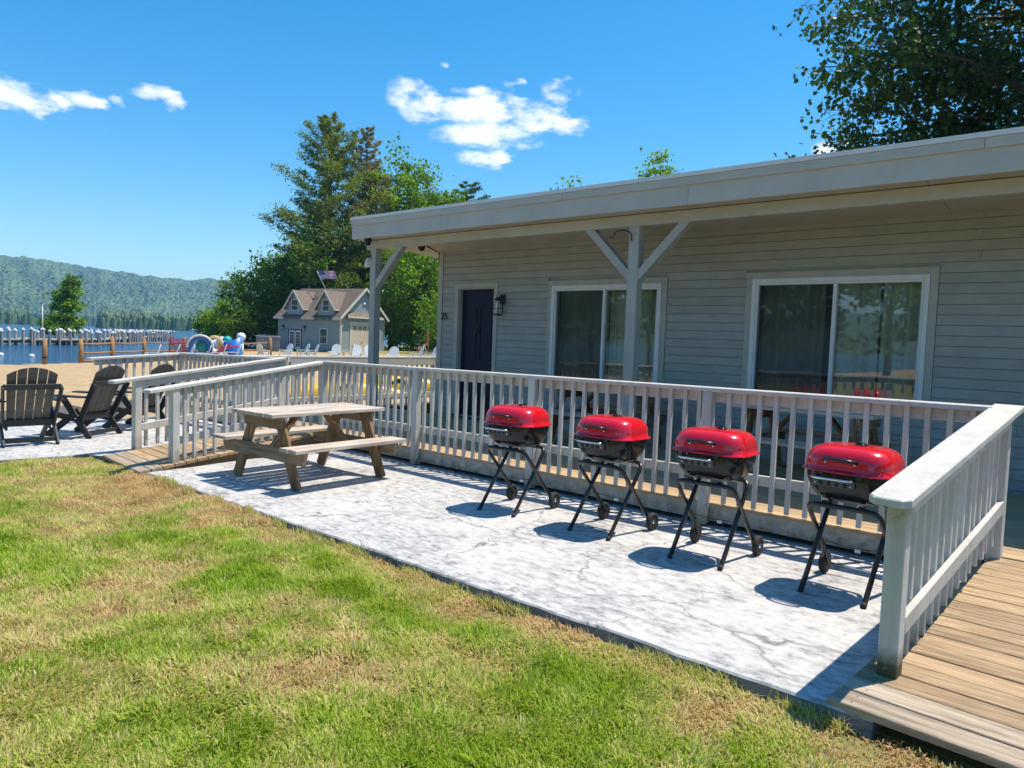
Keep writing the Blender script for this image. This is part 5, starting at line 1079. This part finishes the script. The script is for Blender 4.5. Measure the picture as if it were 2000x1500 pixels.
def conifer(name, label, base, h, cw, z0, nb, m, seed, size=.42, density=60, group=None, bare=.0, dead=0., up=.35):
    g_ = np.random.default_rng(seed); t = thing(name, label, 'tree', base, 0, group); pos = []; tint = []; br = MB(); brn = MB()
    for k in range(nb):
        v = (k+g_.random())/nb; z_ = z0+(h-z0)*v; 
        if v < bare and g_.random() < .6: continue
        a = k*2.4+g_.uniform(-.5,.5); ln = cw/2*(min(1,(1-v)*1.5)**.62*.9+.10)*g_.uniform(.45,1.2); d_ = Vector((math.cos(a),math.sin(a),0))
        p0 = Vector((0,0,z_)); p1 = p0+d_*ln*.55+Vector((0,0,-.04*ln+up*.12*ln)); p2 = p0+d_*ln+Vector((0,0,up*ln*(.35+.5*v)))
        brn.tube([p0,p1,p2],[.018*h**.5*(1.1-v)+.012,.03,.012],4,False)
        nn = int(density*1.5*(ln/cw*2+.25)); ctn = g_.random()
        for q in range(nn):
            s = g_.random()**.6; b = p0.lerp(p1,s*2) if s < .5 else p1.lerp(p2,s*2-1); sp_ = .14*ln*(1.15-s*.6)+.12
            pos.append((b.x+g_.normal()*sp_*.75, b.y+g_.normal()*sp_*.75, b.z+abs(g_.normal())*sp_*.42)); tint.append(min(1,max(0,(.25+.45*ctn+.3*g_.random())+(dead*(v-.3) if v>.3 else 0))))
    pos = np.array(pos); vs, F = leaf_verts(pos, size*1.25, g_, .3, .24)
    part('crown', np_mesh('crown', vs, F, m, {'tint': np.repeat(np.array(tint),4)}), None, t); part('branches', brn, bark, t)
    part('trunk', MB().tube([(0,0,-.3),(.05,0,h*.35),(0,.05,h*.7),(0,0,h)],[.016*h,.012*h,.007*h,.02],8), bark, t); return t
GB = 'trees behind the boathouse'
def G(x_,y_): return (x_,y_,gz(x_,y_))
conifer('pine_tree','tall open-crowned pine with yellowish needles, highest tree behind the boathouse',G(-80.5,55.9),29.2,16.5,6.5,105,leafP,1,.44,190,GB,.1,.10,.6)
conifer('pine_tree','thin-topped browning pine right behind the tall pine',G(-80.2,61.4),29.3,9.5,9,70,leafY,2,.42,120,GB,.05,.4,.7)
conifer('pine_tree','flat-topped pine tip showing above the porch roof edge',G(-79.1,79.3),25.3,13,8,52,leafP2,3,.48,140,GB,.1,0,.4)
conifer('pine_tree','dark slender pine low between tall pine and boathouse roof',G(-86,58.0),19,12,3,70,leafP2,4,.46,150,GB,0,0,.3)
broadleaf('broadleaf_tree','light green tall broadleaf tree right of the pines',G(-79.8,66.7),28.8,12.5,9,15000,.46,leafB,5,GB)
broadleaf('broadleaf_tree','light green broadleaf tree just above the porch roof edge',G(-77.9,73),24.5,10.5,8,10000,.46,leafB,6,GB)
broadleaf('broadleaf_tree','rounded dark green tree left of the boathouse',G(-86.8,49.6),12.2,9,.5,12000,.38,leafA,7,GB)
broadleaf('broadleaf_tree','small bright bushy tree at the lake edge left of the boathouse',G(-84.7,44.3),6.4,6.5,.2,6000,.33,leafB,8,GB)
broadleaf('broadleaf_tree','dense green tree rising behind the left dormer',G(-90.5,57),14.5,11,.5,11000,.42,leafA,9,GB)
broadleaf('broadleaf_tree','dense dark tree under the tall pine',G(-91.5,63),18,13,1,11000,.48,leafA,10,GB)
broadleaf('broadleaf_tree','bright green tree behind the flag',G(-81.5,60.2),16,11,1,11000,.42,leafB,11,GB)
broadleaf('broadleaf_tree','leafy tree behind the garage end of the boathouse',G(-80,66),17,12,1,11000,.44,leafA,12,GB)
broadleaf('broadleaf_tree','sunlit green tree between porch post and cabin corner, left one',G(-68,61.5),15,11,.4,14000,.36,leafB,13,GB)
broadleaf('broadleaf_tree','sunlit green tree directly left of the cabin corner',G(-66,64.5),15,11,.3,13000,.36,leafA,14,GB)
broadleaf('broadleaf_tree','low green shrub tree behind the red sign',G(-55.5,54.5),7.4,7.5,.2,8000,.30,leafB,15,GB)
broadleaf('birch_tree','thin pale-trunked tree with few leaves behind the left dormer',G(-77.3,51),13.5,5,8,1200,.4,leafA,16,GB,bk=paleb,trunk_r=.13)
broadleaf('broadleaf_tree','yellow-green treetop peeping over the middle of the porch roof',G(-21,36.4),12.6,2.9,8,1700,.2,leafB,17,'treetops above the porch roof')
broadleaf('broadleaf_tree','few leaf tips just over the porch roof left of centre',G(-27.8,36.6),12.2,3.0,8,700,.22,leafB,18,'treetops above the porch roof')
broadleaf('lakeside_tree','single narrow green tree standing by the dock',(-122.3,37.9,-.6),11.2,5.6,.2,7000,.42,leafB,19,shape=2.,lean=(1.0,1.2),clumps=46)
mnd = MB().lathe([(7,-.9),(5,-.6),(2,-.45),(0,-.4)],20,(-122.3,37.9,0)); struct('island', mnd, gm)
# maple over the roof
def maple():
    g_ = np.random.default_rng(77); base = Vector((-1.75,20.6,-.12)); t = thing('maple_tree','large dark green maple over the right side of the cabin roof','tree',base)
    pos = []; tint = []; br = MB(); tr = MB()
    fork = Vector((0,0,4.2)); tr.tube([(0,0,-.3),(.05,0,2),fork,(.2,.3,8),(.1,.2,12)],[.34,.27,.23,.15,.05],10)
    for k in range(62):
        a = g_.uniform(0,2*math.pi); v = g_.random(); z_ = 4.6+8.4*v; ln = (4.9*(1-abs(2*v-.7)**2*.4))*g_.uniform(.7,1.12); d_ = Vector((math.cos(a),math.sin(a),0))
        p0 = fork.lerp(Vector((.1,.2,12)), max(0,(z_-5.2)/8)); p2 = Vector((0,0,z_+g_.uniform(-.6,.9)))+d_*ln; p1 = p0.lerp(p2,.5)+Vector((0,0,.35)); br.tube([p0,p1,p2],[.075,.045,.012],5,False)
        cl = g_.random()
        for q in range(15):
            s = .22+.78*g_.random()**.75; b = p0.lerp(p1,s*2) if s<.5 else p1.lerp(p2,s*2-1); e_ = b+Vector((g_.normal()*.5,g_.normal()*.5,g_.normal()*.33)); br.tube([b,e_],[.014,.005],3,False)
            for w_ in range(int(60*(1.1-.35*s))): pos.append((e_.x+g_.normal()*.30,e_.y+g_.normal()*.30,e_.z+g_.normal()*.22-.05)); tint.append(min(1,max(0,cl*.4+g_.random()*.6)))
    # thin outer sprays on the left side, leaves sparse so that sky shows
    for k in range(15):
        z_ = 6.2+k*.40+g_.uniform(-.2,.2); p0 = Vector((-.2,-.1,z_-.5)); d_ = Vector((-.85,-.25+g_.uniform(-.35,.3),g_.uniform(-.05,.22))).normalized(); ln = g_.uniform(3.4,5.5); p2 = p0+d_*ln; p1 = p0+d_*ln*.5+Vector((0,0,g_.uniform(-.1,.2))); br.tube([p0,p1,p2],[.03,.018,.005],4,False)
        for q in range(26):
            s = .35+.65*g_.random(); b = p0.lerp(p1,s*2) if s<.5 else p1.lerp(p2,s*2-1); e_ = b+Vector((g_.normal()*.28,g_.normal()*.28,g_.normal()*.28)); br.tube([b,e_],[.009,.003],3,False)
            for w_ in range(int(g_.integers(4,26)*(1.25-s*.8))): pos.append((e_.x+g_.normal()*.13,e_.y+g_.normal()*.13,e_.z+g_.normal()*.12)); tint.append(g_.random()*.8+.2)
    vs, F, kk = maple_leaf_verts(np.array(pos), .15, g_); part('crown', np_mesh('crown', vs, F, leafD, {'tint': np.repeat(np.array(tint),kk)}), None, t); part('limbs', br, bark, t); part('trunk', tr, bark, t)
maple()
# trees across the lawn that the windows mirror
for i,(x_,y_,h_,w_) in enumerate([(-17,-20,13,9),(-11,-27,15,10),(-25,-24,12,9),(-5,-31,16,11),(-34,-30,11,9)]):
    broadleaf('broadleaf_tree','broadleaf tree across the lawn mirrored in the cabin windows',(x_,y_,-.12),h_,w_,2.2,4500,.42,leafA,60+i,'trees across the lawn, seen only as window reflections')

# ------------------------------------------------------------------ air over the lake
hz = bpy.data.materials.new('summer_haze'); hz.use_nodes = True; nt = hz.node_tree; nt.nodes.remove(bsdf(hz))
pv = N(nt, 'ShaderNodeVolumePrincipled'); pv.inputs['Color'].default_value = (.36,.72,1,1); pv.inputs['Density'].default_value = 2.0e-4; pv.inputs['Anisotropy'].default_value = .1
L(nt, pv.outputs[0], nt.nodes['Material Output'].inputs['Volume'])
try: hz.cycles.homogeneous_volume = True
except Exception: pass
ho = link('haze', MB().box(-5300,5300,-5300,5300,-6,265).mesh('haze', hz)); ho['kind'] = 'stuff'; ho['label'] = 'thin blue summer haze over lake and hills'; ho['category'] = 'haze'
